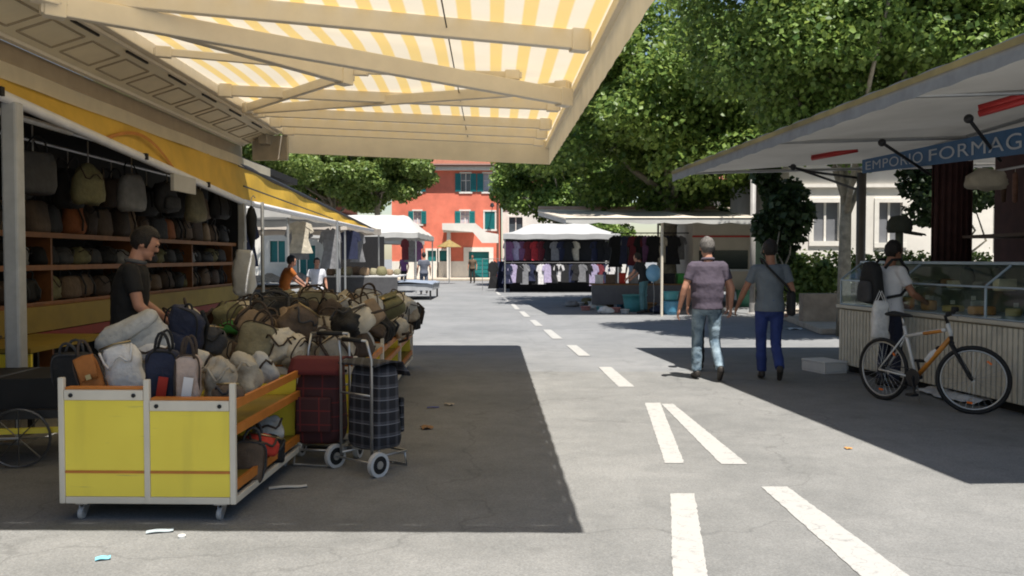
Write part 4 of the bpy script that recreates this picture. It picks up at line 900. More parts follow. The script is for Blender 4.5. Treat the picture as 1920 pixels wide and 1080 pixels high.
for i, (px, py, Y) in enumerate(((1715, 520, 10.6), (1745, 528, 10.5), (1800, 520, 9.9), (1825, 535, 9.7))):
    o = MB().lathe([(.01, 0), (.06, .03), (.085, .1), (.06, .2), (.015, .25)], n=12).build('dark_sausage_bundle', mat('dark_green_herbs', (.04, .05, .03), .7, var=.4, vs=15), None, smooth=True); o.name = 'herb_bunch'; q = cpt(2.0+i*.5, -sgn*.42, 1.157); o.location = q
    tag(o, f'dark herb bunch on the glass shelf of the deli counter, {ordn[i]} from the far end', 'herbs', 'herb bunches in the deli counter')
o = MB().b2((-.5, -.12, 0), (.5, .12, .05)).build('yellow_tray', mat('yellow_tray_plastic', (.6, .4, .03), .5), None, bevel=.01); o.location = cpt(4.4, -sgn*.5, 1.157); o.rotation_euler = (0, 0, ang); tag(o, 'yellow tray on the glass shelf of the deli counter', 'tray')
o = soft(.16, .14, .2, 9, .6, .4, .04).build('white_parcel', cloth('white'), None, smooth=True); o.location = cpt(4.05, -sgn*.5, 1.457); tag(o, 'small white paper parcel on top of the deli counter', 'parcel')
# cap on a post behind the counter
cp = thing('peaked_cap', 'dark green peaked cap set on a thin stand behind the deli counter', 'cap', tuple(at(1686, 452, 10.9)[:2])+(0,))
z0 = at(1686, 436, 10.9).z
MB().lathe([(.13, 0), (.145, .05), (.135, .13), (.09, .19), (0, .205)], (0, 0, z0), 18).build('crown', mat('dark_green_felt', (.035, .04, .03), .85, var=.2), cp, smooth=True, solid=.006)
m = MB(); m.grid(lambda u, v: V((.10+.20*u, (v-.5)*.22*(1-.5*u*u), z0+.02-.035*u-.1*(v-.5)**2)), 8, 8); m.build('peak', MATS['dark_green_felt'], cp, smooth=True, solid=.008)
m = MB().tube([(0, 0, 0), (0, 0, z0+.12)], .045, 10); m.lathe([(.18, 0), (.18, .03), (.05, .05)], n=16); m.build('stand', mat('dull_green_stand', (.10, .11, .08), .6), cp, smooth=True)
# white boxes on the ground
def box_thing(name, label, cat, loc, rz, d, mt, grp=None):
    t = thing(name, label, cat, loc, rz, grp); w, l, h = d
    m = MB(); th = .025
    m.b2((-w/2, -l/2, 0), (w/2, l/2, th)); m.b2((-w/2, -l/2, th), (w/2, -l/2+th, h)); m.b2((-w/2, l/2-th, th), (w/2, l/2, h)); m.b2((-w/2, -l/2+th, th), (-w/2+th, l/2-th, h)); m.b2((w/2-th, -l/2+th, th), (w/2, l/2-th, h))
    m.build('tray', mt, t, bevel=.008); m = MB(); m.b2((-w/2-.005, -l/2-.005, h), (w/2+.005, l/2+.005, h+.03)); m.build('lid', mt, t, bevel=.01); return t
FOAM = mat('white_foam', (.62, .62, .62), .7, var=.05)
box_thing('foam_box', 'white foam box on the asphalt at the far foot of the deli counter', 'box', gr(1545, 697), ang+.15, (.50, .34, .13), FOAM)
ps = thing('plastic_sheet', 'crumpled white plastic sheet on the ground under the bicycle', 'plastic sheet', gr(1790, 752)+V((.08, .12, 0)), ang)
m = MB(); m.grid(lambda u, v: V(((u-.5)*.95, (v-.5)*.36+.04*math.sin(u*9), .02+.05*abs(noise.noise(V((u*5, v*4, 3.1))))+.05*(1-abs(2*v-1)))), 30, 12); m.build('sheet', mat('thin_white_plastic', (.55, .56, .57), .35, var=.08), ps, smooth=True, solid=.004)
g = thing('carrier_bag', 'white carrier bag hanging beside the backpack wearer at the counter', 'bag', at(1650, 640, 10.05)); soft(.2, .14, .46, 21, .55, .15, .03).build('body', cloth('white'), g, smooth=True)
for s in (-1, 1): MB().tube([(-.05, s*.03, .44), (0, s*.03, .56), (.05, s*.03, .44)], .006, 5).build('handle', cloth('white'), g)
# ================================================================ BICYCLE
rh = gr(1655, 750); fh = gr(1806, 778); d = (fh-rh).normalized()
bk = thing('bicycle', 'white and orange mountain bicycle standing at the deli counter', 'bicycle', rh, math.atan2(d.y, d.x))
WB = 1.04; RW = .33
WHF = mat('white_frame_paint', (.55, .55, .54), .3, var=.03); ORF = mat('orange_frame_paint', (.5, .2, .03), .35)
HUBR = V((0, 0, RW)); BB = V((.43, 0, .29)); SEAT = V((.27, 0, .80)); HT = V((.80, 0, .86)); HB = V((.84, 0, .74)); HUBF = V((WB, 0, RW))
fr = MB()
fr.tube([HT, HB], .021, 10); fr.tube([BB, SEAT], .017, 10); fr.tube([V((.78, 0, .80)), V((.30, 0, .70))], .019, 10)
for s in (-1, 1):
    fr.tube([BB+V((0, s*.03, 0)), HUBR+V((0, s*.06, 0))], .010, 8); fr.tube([V((.30, s*.015, .72)), HUBR+V((0, s*.06, 0))], .009, 8)
fo = fr.build('frame', WHF, bk, smooth=True)
MB().tube([HB+V((-.01, 0, -.02)), BB], .024, 10).build('down_tube', ORF, fo, smooth=True); MB().tube([V((.74, 0, .789)), V((.52, 0, .744))], .0205, 10).build('tube_decal', ORF, fo, smooth=True)
MB().tube([SEAT, V((.245, 0, .90))], .013, 8).build('seat_post', METAL, bk, smooth=True)
m = MB(); m.rings([(V((.08, 0, .915)), (0, .075, 0), (0, 0, .022)), (V((.13, 0, .92)), (0, .085, 0), (0, 0, .028)), (V((.22, 0, .915)), (0, .05, 0), (0, 0, .024)), (V((.33, 0, .91)), (0, .022, 0), (0, 0, .018)), (V((.37, 0, .905)), (0, .012, 0), (0, 0, .01))], 14); m.build('saddle', BLACK, bk, smooth=True)
def wheel(c, parent, yaw=0):
    M = rotz(yaw); N = 40
    def P(a, r, y=0): return c+M@V((r*math.cos(a), y, r*math.sin(a)))
    m = MB().tube([P(2*math.pi*i/N, RW-.02) for i in range(N)], .021, 8, close=True); w = m.build('wheel', BLACK, parent, smooth=True)
    m = MB().tube([P(2*math.pi*i/N, RW-.047) for i in range(N)], .010, 6, close=True); m.build('rim', METAL, w, smooth=True)
    m = MB()
    for k in range(28): m.tube([P(k*2*math.pi/28+(.25 if k % 2 else -.25), .03, .025 if k % 4 < 2 else -.025), P(k*2*math.pi/28, RW-.05)], .0016, 4)
    m.tube([c+M@V((0, -.05, 0)), c+M@V((0, .05, 0))], .018, 8); m.build('spokes', METAL, w)
    for a in (.9, 4.6): MB().box(P(a, RW-.11), (.05, .012, .02), M=M@Matrix.Rotation(-a+math.pi/2, 3, 'Y')).build('reflector', mat('orange_reflector', (.7, .15, .02), .2), w)
    return w
wheel(HUBR, bk)
rt = MB().lathe([(.0, -.03), (.05, -.028), (.05, -.02), (.042, -.02), (.042, -.01), (.0, -.01)], HUBR, 20, 'Y').build('cassette', DARK_M, bk)
MB().tube([HUBR+V((.02, -.05, -.03)), HUBR+V((.05, -.055, -.11)), HUBR+V((.07, -.055, -.15))], .012, 6).build('derailleur', DARK_M, bk)
m = MB().lathe([(.085, -.05), (.09, -.047), (.085, -.044)], BB, 28, 'Y'); m.tube([BB+V((0, -.07, 0)), BB+V((0, .07, 0))], .02, 8); m.beam(BB+V((0, -.065, 0)), BB+V((.06, -.075, -.16)), .02, .014, (0, 1, 0)); m.beam(BB+V((0, .065, 0)), BB+V((-.06, .075, .16)), .02, .014, (0, 1, 0)); m.build('crank', DARK_M, bk)
MB().b2((.43+.02, -.17, .12), (.43+.11, -.08, .145)).build('pedal', BLACK, bk, bevel=.004); MB().b2((.43-.11, .08, .435), (.43-.02, .17, .46)).build('pedal', BLACK, bk, bevel=.004)
m = MB().tube([BB+V((0, -.047, .087)), HUBR+V((0, -.03, .048))], .005, 5); m.tube([BB+V((0, -.047, -.087)), HUBR+V((.06, -.045, -.14)), HUBR+V((0, -.03, -.046))], .005, 5); m.build('chain', DARK_M, bk)
# steering assembly, turned towards the viewer
st = MB(); yw = R(36); Mx = rotz(yw); pv = V((.86, 0, 0))
def SP(x, y, z): return pv+Mx@V((x-.86, y, z))
for s in (-1, 1): st.tube([SP(.85, s*.055, .66), SP(WB-.02, s*.058, RW+.02), SP(WB, s*.055, RW)], [.017, .015, .012], 8)
st.tube([SP(.85, -.065, .67), SP(.85, .065, .67)], .022, 8); st.tube([HB, SP(.85, 0, .67)], .018, 8); st.build('fork', BLACK, bk, smooth=True)
wheel(SP(WB, 0, RW), bk, yw)
hb = MB(); hb.tube([HT, SP(.79, 0, .93), SP(.85, 0, .96)], .016, 8); hb.tube([SP(.83, -.29, .97), SP(.86, -.12, .965), SP(.86, .12, .965), SP(.83, .29, .97)], .013, 8); ho = hb.build('handlebar', BLACK, bk, smooth=True)
for s in (-1, 1):
    MB().tube([SP(.83, s*.29, .97), SP(.845, s*.18, .968)], .018, 8).build('grip', BLACK, ho, smooth=True); MB().tube([SP(.85, s*.17, .966), SP(.90, s*.2, .95), SP(.92, s*.27, .935)], .006, 6).build('brake_lever', METAL, ho)
MB().box(SP(.87, .06, 1.0), (.05, .06, .05)).build('bell', BLACK, ho, bevel=.01)
m = MB(); m.lathe([(.03, 0), (.034, .01), (.034, .12), (.02, .15), (.014, .18)], (0, 0, 0), 12); bt = m.build('water_bottle', mat('white_bottle', (.6, .6, .6), .4), bk, smooth=True); bt.location = (.56, 0, .47); bt.rotation_euler = (0, R(42), 0); MB().lathe([(.018, .175), (.018, .2), (.008, .215)], n=10).build('bottle_cap', BLACK, bt)
MB().tube([V((.38, .05, .28)), V((.34, .16, .01))], .008, 6).build('kickstand', METAL, bk)
# ================================================================ STALLS IN THE SQUARE
def hip(x0, x1, y0, y1, ze, zt, inx, iny, drop=.22, ripple=.015):
    m = MB()
    def f(u, v):
        x = x0+(x1-x0)*u; y = y0+(y1-y0)*v; ex = min(u, 1-u)*(x1-x0)/max(inx, .01); ey = min(v, 1-v)*(y1-y0)/max(iny, .01); k = min(1, ex, ey)
        return V((x, y, ze+(zt-ze)*k-.05*math.sin(k*math.pi)+ripple*math.sin(x*5+y*3)))
    m.grid(f, 24, 18)
    def edge(p, q, n=24): m.grid(lambda u, v: V(p)*(1-u)+V(q)*u+V((0, 0, -drop*v+ripple*math.sin(((V(p)*(1-u)+V(q)*u).x*5+(V(p)*(1-u)+V(q)*u).y*3)))), n, 1)
    c = [(x0, y0, ze), (x1, y0, ze), (x1, y1, ze), (x0, y1, ze)]
    for i in range(4): edge(c[i], c[(i+1) % 4])
    return m
def stall(name, label, x0, x1, y0, y1, ze, zt, mt, inx, iny, posts=True, drop=.22, pm=METAL):
    t = thing(name, label, 'market stall', ((x0+x1)/2, (y0+y1)/2, 0)); hip(x0, x1, y0, y1, ze, zt, inx, iny, drop).build('canopy', mt, t, smooth=True, world=True)
    if posts:
        for x in (x0+.08, x1-.08):
            for y in (y0+.08, y1-.08): MB().tube([(x, y, 0), (x, y, ze)], .03, 8).build('post', pm, t, world=True)
    m = MB()
    for x in (x0+.08, x1-.08): m.tube([(x, y0+.08, ze-.03), (x, y1-.08, ze-.03)], .02, 6)
    for y in (y0+.08, y1-.08): m.tube([(x0+.08, y, ze-.03), (x1-.08, y, ze-.03)], .02, 6)
    m.build('top_frame', pm, t, world=True); return t
# clothes stall
CS = stall('clothes_stall', 'clothes stall under a white hipped canopy full of hanging garments', -.38, 4.6, 38.5, 44, 2.5, 2.98, WTARP2, 1.2, 1.2)
for z, y in ((2.25, 38.9), (1.28, 38.7)): m = MB().tube([(-.3, y, z), (4.5, y, z)], .02, 6); m.build('rack_rail', DARK_M, CS, world=True)
for z, x in ((2.2, 4.5), (1.28, 4.62)): m = MB().tube([(x, 38.8, z), (x, 43.8, z)], .02, 6); m.build('rack_rail', METAL, CS, world=True)
m = MB(); m.b2((-.2, 39.6, .75), (4.3, 43.4, .85)); m.b2((-.2, 39.6, 1.40), (4.3, 39.7, 1.46)); m.b2((-.1, 39.7, 0), (4.2, 43.3, .74)); m.build('table', mat('black_table_cloth', (.012, .012, .014), .85), CS, world=True)
m = MB(); m.b2((-.3, 43.8, 0), (4.5, 43.86, 2.4)); m.build('back_sheet', mat('black_back_sheet', (.015, .015, .017), .85), CS, world=True)
GC = {'white': (.62, .6, .6), 'pink': (.5, .22, .26), 'pale blue': (.3, .38, .5), 'black': (.012, .012, .014), 'navy': (.02, .025, .06), 'purple': (.22, .1, .22), 'red': (.4, .03, .04), 'grey': (.2, .2, .21), 'teal': (.06, .16, .18), 'lilac': (.38, .33, .48), 'maroon': (.14, .02, .03), 'cream': (.5, .45, .36)}
def garment(label, loc, rz, col, w=.4, h=.66, dress=False):
    n = 10; rr = random.Random(len(label)*7+int(loc[0]*100))
    o1 = [(-.12, 0), (-.5, -.10), (-.62, -.34), (-.45, -.40), (-.40, -.28), (-.42 if not dress else -.36, -.55), (-.43 if not dress else -.58, -1), (.43 if not dress else .58, -1), (.42 if not dress else .36, -.55), (.40, -.28), (.45, -.40), (.62, -.34), (.5, -.10), (.12, 0), (0, -.06)]
    m = MB(); ph = rr.uniform(0, 6)
    a = [V((x*w, -.035+.03*math.sin(x*14+ph)*(-z), z*h)) for x, z in o1]; m.prism(a, (0, .07, 0))
    m.tube([(0, 0, -.03*h), (0, 0, .05), (.02, 0, .075), (.035, 0, .05)], .005, 5)
    o = m.build('garment', mat('cloth_garment_'+col.replace(' ', '_'), GC[col], .8, var=.25, vs=8, bump=.5, bs=20)); o.location = loc; o.rotation_euler = (0, 0, rz)
    return tag(o, label, 'garment', 'garments on the clothes stall')
up = ['purple', 'lilac', 'purple', 'maroon', 'red', 'maroon', 'black', 'grey', 'navy', 'black', 'cream', 'black', 'black', 'navy', 'black', 'black', 'navy']
dn = ['navy', 'lilac', 'black', 'grey', 'navy', 'black', 'white', 'lilac', 'black', 'white', 'black', 'navy', 'black', 'grey', 'black', 'lilac', 'maroon', 'navy', 'white', 'black']
for i, c in enumerate(up): garment(f'{ordn[i]} garment from the left on the high rail of the clothes stall, {c}', (-.15+i*.285, 38.9+.02*(i % 3), 2.2), R(rr.uniform(-25, 25)), c, .40, .82, i % 3 == 0)
for i, c in enumerate(dn): garment(f'{ordn[i]} garment from the left on the low rail of the clothes stall, {c}', (-.2+i*.245, 38.7+.02*(i % 3), 1.23), R(rr.uniform(-25, 25)), c, .40, rr.uniform(.7, .95), i % 4 == 0)
sd = ['black', 'navy', 'grey', 'black', 'white', 'black', 'maroon', 'black']
for i, c in enumerate(sd):
    garment(f'{ordn[i]} garment from the front on the low side rail of the clothes stall, {c}', (4.62, 39.1+i*.6, 1.23), R(65), c, .42, .85, i % 2 == 0); garment(f'{ordn[i]} garment from the front on the high side rail of the clothes stall, {c}', (4.5, 39.1+i*.6, 2.15), R(65), c, .42, .8)
for i, (px, c) in enumerate(((925, 'black'), (938, 'navy'), (946, 'black'))):
    p = at(px, 490, 41+i*.4); garment(f'long {c} coat on the outer rack left of the clothes stall, {ordn[i]} from the road', (p.x, p.y, 1.35), R(20), c, .42, 1.25, True)
rk = thing('clothes_rack', 'metal clothes rack with long dark coats left of the clothes stall', 'clothes rack', (at(936, 500, 41.4).x, 41.4, 0)); MB().tube([(-.75, -.5, 1.44), (.6, .5, 1.44)], .015, 6).build('rail', METAL, rk)
for s in ((-.75, -.5), (.6, .5)): MB().tube([(s[0], s[1], 0), (s[0], s[1], 1.44)], .015, 6).build('leg', METAL, rk)
# beige house-ware stall with trailer
BS = thing('houseware_stall', 'houseware stall with a wide beige awning beside a cream trailer', 'market stall', (4, 26, 0))
def bc(u, v):
    x = (1.35-.5*v)+(6.3-1.35+.9*v)*u; y = 22.8+6.6*v
    return V((x, y, 2.50+.52*v-.08*math.sin(v*math.pi)*abs(math.sin(u*math.pi*3))))
m = MB(); m.grid(bc, 36, 20); m.build('awning_cloth', BTARP, BS, smooth=True, world=True)
m = MB(); m.grid(lambda u, v: bc(u, 0)+V((0, -.01, -.12*v-.04*v*abs(math.sin(u*math.pi*6)))), 60, 2); m.grid(lambda u, v: bc(0, u)+V((0, 0, -.16*v)), 20, 2); m.build('awning_hem', WTARP, BS, smooth=True, world=True)
m = MB(); m.tube([bc(0, 0), bc(1, 0)], .03, 8); m.tube([bc(0, 1), bc(1, 1)], .04, 8)
for k in (0, .33, .66, 1): m.tube([bc(k, 0)+V((0, 0, -.02)), bc(k, 1)+V((0, 0, -.02))], .025, 6)
m.build('awning_frame', CREAM_M, BS, world=True)
m = MB(); m.tube([bc(0, 1)+V((0, .1, .05)), bc(.98, 1)+V((0, .1, .05))], .10, 10); m.build('rolled_cloth', mat('pinkish_roll', (.42, .28, .22), .8, var=.2), BS, smooth=True, world=True)
for k, v in ((.5, .05), (.66, .98)):
    p = bc(k, v); m = MB().tube([(p.x, p.y, 0), (p.x, p.y, p.z)], .035, 8); m.build('post', CREAM_M, BS, world=True)
tr_ = thing('trailer', 'cream market trailer with dark window and red line behind the men', 'trailer', (6.6, 29.5, 0)); CRT = mat('cream_trailer_paint', (.45, .40, .33), .5, var=.08, vs=2)
MB().b2((-1.05, -1.6, .45), (2.2, 1.6, 2.62)).build('body', CRT, tr_, bevel=.06); MB().b2((-1.06, -1.62, 2.12), (2.1, -1.605, 2.18)).build('red_line', mat('red_line_paint', (.4, .04, .03), .5), tr_)
MB().b2((-.85, -1.63, 1.15), (.65, -1.605, 1.72)).build('window', mat('dark_trailer_window', (.015, .02, .018), .2), tr_); MB().b2((-.9, -1.66, 1.08), (.7, -1.606, 1.14)).build('window_sill', METAL, tr_)
MB().b2((.8, -1.64, .6), (1.6, -1.61, 2.0)).build('door', mat('greenish_door', (.16, .24, .19), .5), tr_)
for x in (-.4, 1.4): MB().lathe([(0, -.1), (.3, -.1), (.33, 0), (.3, .1), (0, .1)], (x, -1.45, .33), 20, 'Y').build('wheel', BLACK, tr_, smooth=True)
for i in range(11):
    c = ['black', 'navy', 'grey', 'maroon', 'black', 'purple', 'black', 'cream', 'navy', 'black', 'grey'][i]
    o = garment(f'{ordn[i]} garment from the left under the beige awning, in front of the trailer, {c}', (3.25+.2*i, 28.5+.05*(i % 3), 2.2), R(rr.uniform(-30, 30)), c, .42, rr.uniform(.75, 1.05), i % 3 == 0); o['group'] = 'garments under the beige awning'
MB().tube([V((3.1, 28.5, 2.27))-V(BS.location), V((5.6, 28.5, 2.27))-V(BS.location)], .02, 6).build('hanging_rail', DARK_M, BS)
for i, (px, py, c) in enumerate(((1072, 575, 'grey'), (1120, 580, 'pale grey'), (1150, 570, 'mid blue'), (1185, 578, 'sand'), (1100, 571, 'olive'), (1205, 583, 'red'), (1235, 588, 'navy'), (1136, 588, 'white'))):
    o = soft(rr.uniform(.4, .6), .4, rr.uniform(.16, .26), 200+i, .8, .3, .06, 16, 10).build('cloth_heap', cloth(c), None, smooth=True); o.location = gr(px, py); tag(o, f'{c} cloth heap on the ground in the shade of the beige awning', 'cloth heap', 'houseware laid out on the ground')
# things sold on the ground before the beige stall
def ground_item(name, label, cat, px, py, build, mt, z=0, smooth=True, Y=None):
    p = gr(px, py, z) if Y is None else at(px, py, Y); o = build().build(name, mt, None, smooth=smooth); o.location = p; return tag(o, label, cat, 'houseware laid out on the ground')
tb = mat('blue_plastic', (.08, .25, .38), .35); tq = mat('turquoise_plastic', (.08, .3, .32), .4); gn = mat('green_plastic', (.1, .3, .2), .4); pk = mat('pink_plastic', (.45, .2, .18), .5); wt = mat('white_plastic', (.55, .55, .55), .4); br = mat('brown_wicker', (.2, .11, .05), .8, bump=.6, bs=60)
def tub(r, h): return lambda: MB().lathe([(0, 0), (r*.8, 0), (r*.86, h*.3), (r*.93, h*.66), (r, h), (r*1.06, h), (r*1.04, h+.02), (r*.95, h), (r*.78, .03), (0, .03)], n=20)
ground_item('laundry_tub', 'blue turquoise laundry tub on the ground left of the walking men', 'tub', 1258, 590, tub(.22, .34), tb); ground_item('laundry_tub', 'turquoise laundry tub stacked on the blue one left of the walking men', 'tub', 1258, 563, tub(.21, .22), tq, 0.36, Y=23.8)
ground_item('laundry_basket', 'big turquoise basket tipped behind the goods on the ground', 'basket', 1190, 584, tub(.34, .45), tq); ground_item('laundry_basket', 'green basket behind the man in purple polo', 'basket', 1398, 575, tub(.3, .5), gn)
for i, (px, py, nm, mt_, r, hh) in enumerate(((1098, 582, 'pink', pk, .14, .1), (1112, 574, 'white', wt, .16, .12), (1128, 584, 'turquoise', tq, .15, .12), (1142, 576, 'brown', br, .17, .16), (1155, 586, 'pink', pk, .13, .12), (1165, 577, 'blue', tb, .16, .14), (1218, 586, 'brown', br, .2, .25), (1088, 573, 'white', wt, .13, .09), (1172, 588, 'white', wt, .12, .1))):
    ground_item('plastic_bowl' if mt_ is not br else 'wicker_basket', f'{nm} {"plastic bowl" if mt_ is not br else "wicker basket"} on the ground by the beige awning, {["its street corner", "the second spot from the street", "the front middle", "the rear middle", "the front right", "the rear right", "the tubs", "the rear street corner", "the front beside the tubs"][i]}', 'bowl' if mt_ is not br else 'basket', px, py, tub(r, hh), mt_)
bl = thing('balloon', 'pale blue round balloon floating beside the person in black', 'balloon', at(1225, 512, 24)); m = MB(); m.ball((0, 0, 0), (.20, .20, .235), 20, 14); m.lathe([(.02, -.26), (.012, -.23)], n=8); m.build('skin', mat('pale_blue_rubber', (.16, .34, .5), .25, var=.04), bl, smooth=True); MB().tube([(0, 0, -.25), (.03, .02, -.6), (0, 0, -1.05)], .004, 4).build('string', wt, bl)
st_ = thing('trestle_table', 'low trestle table with boxes at the back of the beige stall', 'table', (3.9, 26.6, 0)); MB().b2((-1.6, -.5, .70), (1.7, .5, .74)).build('table_top', br, st_); MB().b2((-1.6, -.52, .15), (1.7, -.505, .70)).build('table_skirt', mat('grey_skirt', (.12, .12, .13), .8), st_)
for x in (-1.5, 1.6):
    for y in (-.45, .45): MB().box((x, y, .35), (.05, .05, .7)).build('leg', METAL, st_)
rb = random.Random(3)
for i in range(9):
    c = ['white', 'brown', 'red', 'grey', 'navy', 'beige', 'black', 'green', 'tan'][i]; w, l, hh = rb.uniform(.2, .32), .3, rb.uniform(.14, .34)
    t = thing('stock_box', f'{c} box standing on the trestle table under the beige awning', 'box', (2.55+i*.34, 26.55, .742), rb.uniform(-.2, .2), 'boxes on the trestle table'); MB().b2((-w/2, -l/2, 0), (w/2, l/2, hh)).build('carton', cloth(c), t, bevel=.01); MB().b2((-w/2-.004, -l/2-.004, hh-.05), (w/2+.004, l/2+.004, hh+.006)).build('lid', cloth(c), t, bevel=.006)
# ---- far stalls on the street left
stall('white_stall', 'white pitched market canopy just behind the market truck', -9.5, -4.75, 19.5, 25.5, 2.58, 3.45, WTARP, 2.0, 2.4)
stall('grey_beige_stall', 'beige flat market canopy behind the white pitched one', -10.5, -4.9, 27, 34, 2.55, 3.1, BTARP, 1.5, 2.0)
stall('bright_white_stall', 'bright white sloped canopy nearest the red house on the street left', -9.0, -3.95, 38, 46, 2.55, 3.45, WTARP, .9, 3.6)
stall('small_white_stall', 'small white canopy in front of the red house side doors', -8.3, -5.3, 50, 55, 2.5, 3.3, WTARP, .8, 2.2)
um = thing('garden_umbrella', 'ochre market umbrella before the red house ground floor', 'umbrella', (at(842, 440, 52).x, 52, 0)); MB().lathe([(.70, 2.1), (.64, 2.16), (.05, 2.5), (0, 2.53)], n=8).build('canopy', mat('ochre_cloth', (.24, .17, .06), .8, var=.25), um, solid=.02); MB().tube([(0, 0, 0), (0, 0, 2.5)], .03, 8).build('pole', METAL, um)
# dark goods stall with brown goods, its tables
gs = thing('goods_table', 'long table of brown goods in the dark stall right of the support legs', 'table', S(-4.6, 33, 0)); MB().b2((-1.3, -1.5, .82), (1.4, 1.5, .86)).build('table_top', wt, gs); MB().b2((-1.3, -1.53, .1), (1.4, -1.505, .82)).build('table_skirt', mat('grey_table_skirt', (.07, .07, .075), .8), gs); MB().b2((-1.3, 1.6, .0), (.5, 1.66, 2.3)).build('interior_shade_sheet', MATS['black_table_cloth'], gs)  # the upright black sheet stands in for the shade inside the stall
for x in (-1.2, 1.3):
    for y in (-1.4, 1.4): MB().box((x, y, .41), (.05, .05, .82)).build('leg', METAL, gs)
for i in range(12):
    c = ['brown', 'olive', 'tan', 'khaki'][i % 4]; r = rb.uniform(.14, .22)
    o = soft(r*2, r*2, r*1.5, 60+i, .7, .2, .03, 12, 8).build('goods_sack', cloth(c), None, smooth=True); o.location = S(-5.65+.2*i, 32+1.3*(i % 3)*.6, .862); tag(o, f'{c} sack on the long goods table, {ordn[i]} from its left end', 'sack', 'sacks on the goods table')
bt_ = thing('tarp_table', 'low table under a blue grey tarp jutting into the street', 'table', S(-3.0, 33.5, 0)); m = MB(); m.grid(lambda u, v: V(((u-.5)*2.0, (v-.5)*3.2, .62-.06*max(0, abs(u-.5)*2-.8)*5-.02*math.sin(u*9+v*7))), 20, 20); m.build('tarp', mat('blue_grey_tarp', (.22, .26, .33), .6, var=.12), bt_, smooth=True, solid=.02)
m = MB(); m.b2((-.98, -1.55, .34), (.98, 1.55, .57)); m.build('table_body', mat('pale_table_side', (.35, .36, .38), .7), bt_)
for x in (-.9, .9):
    for y in (-1.45, 1.45): MB().box((x, y, .17), (.06, .06, .34)).build('leg', DARK_M, bt_)
# dark counter and hanging cloths on the white stalls
for i, (x, y, z, c, w, hh) in enumerate(((-4.9, 21, 2.35, 'cream', .5, .75), (-5.4, 23, 2.35, 'grey', .6, .9), (-5.9, 20.2, 2.3, 'navy', .5, 1.0), (-6.6, 20, 2.3, 'cream', .45, .9), (-4.9, 24.5, 2.3, 'grey', .5, 1.1), (-5.0, 28, 2.35, 'navy', .6, .9), (-5.1, 30, 2.35, 'grey', .5, 1.0), (-4.6, 39, 2.3, 'maroon', .5, .9), (-4.6, 41, 2.3, 'grey', .5, 1.0), (-4.5, 43, 2.3, 'purple', .5, 1.0))):
    o = garment(f'{c} garment hanging under the far left canopies, {ordn[i]} from the truck', (x, y, z), R(20+15*(i % 4)), c, w, hh, i % 2 == 0); o['group'] = 'garments on the far left stalls'
fc = thing('stock_table', 'table with heaped grey clothes under the white pitched canopy', 'table', (-6.2, 21.5, 0)); MB().b2((-1.4, -1, .78), (1.2, 1.2, .82)).build('table_top', br, fc); m = MB(); m.grid(lambda u, v: V(((u-.5)*2.5-.1, (v-.5)*2.1+.1, .83+.28*abs(noise.noise(V((u*5, v*5, 1))))+.1)), 20, 16); m.build('heaped_clothes', cloth('grey'), fc, smooth=True, solid=.03)
MB().b2((-1.4, -1.03, .05), (1.2, -1.005, .78)).build('table_skirt', cloth('charcoal'), fc)
for x in (-1.3, 1.1):
    for y in (-.9, 1.1): MB().box((x, y, .39), (.05, .05, .78)).build('leg', METAL, fc)
# ---- litter
def flat(name, label, px, py, w, l, rz, mt, h=.006):
    p = gr(px, py, .004); t = MB(); t.grid(lambda u, v: V(((u-.5)*w, (v-.5)*l, .006+h*abs(math.sin(u*4+v*3)))), 6, 5); o = t.build(name, mt, None, solid=.003); o.location = p; o.rotation_euler = (0, 0, rz); tag(o, label, 'litter', 'litter on the asphalt')
CARD = mat('cardboard', (.30, .17, .08), .85, var=.15); PAP = mat('white_paper', (.55, .55, .53), .8, var=.05)
flat('cardboard_scrap', 'brown cardboard scrap on the shaded asphalt right of the trolleys', 800, 804, .10, .12, .3, CARD, .02); flat('cardboard_scrap', 'pale cardboard scrap on the shaded asphalt farther up the road', 842, 760, .07, .09, .8, PAVE, .015)
flat('paper_strip', 'white paper strip lying behind the yellow cart', 540, 915, .24, .055, .25, PAP); flat('blue_wrapper', 'small blue wrapper beside the pale cardboard scrap', 812, 765, .12, .04, .2, mat('blue_wrapper', (.05, .07, .25), .5)); flat('blue_wrapper', 'pale blue wrapper on the sunlit asphalt at the lower left', 193, 1049, .07, .05, .4, mat('cyan_wrapper', (.2, .5, .6), .5))
flat('paper_scrap', 'grey paper strip at the edge of the shade under the yellow cart', 300, 998, .14, .05, .3, mat('grey_paper', (.35, .4, .42), .8)); flat('paper_scrap', 'tiny orange scrap on the asphalt between arrow and cheese stall', 1590, 842, .05, .05, .2, mat('orange_scrap', (.5, .25, .08), .8)); flat('paper_scrap', 'white paper scrap on the asphalt beyond the foam box', 1488, 618, .3, .2, .2, PAP, .03)
flat('paper_scrap', 'small pale scrap near the trolley wheel', 740, 868, .04, .04, .2, PAP); flat('paper_scrap', 'ochre leaf scrap beside the trolley wheel', 748, 850, .05, .04, .6, CARD)
o = MB().lathe([(0, 0), (.02, 0), (.022, .012), (.018, .016), (0, .016)], n=14).build('bottle_cap', PAP); o.location = gr(341, 1008, .004); tag(o, 'white bottle cap at the edge of the shade before the yellow cart', 'litter', 'litter on the asphalt')
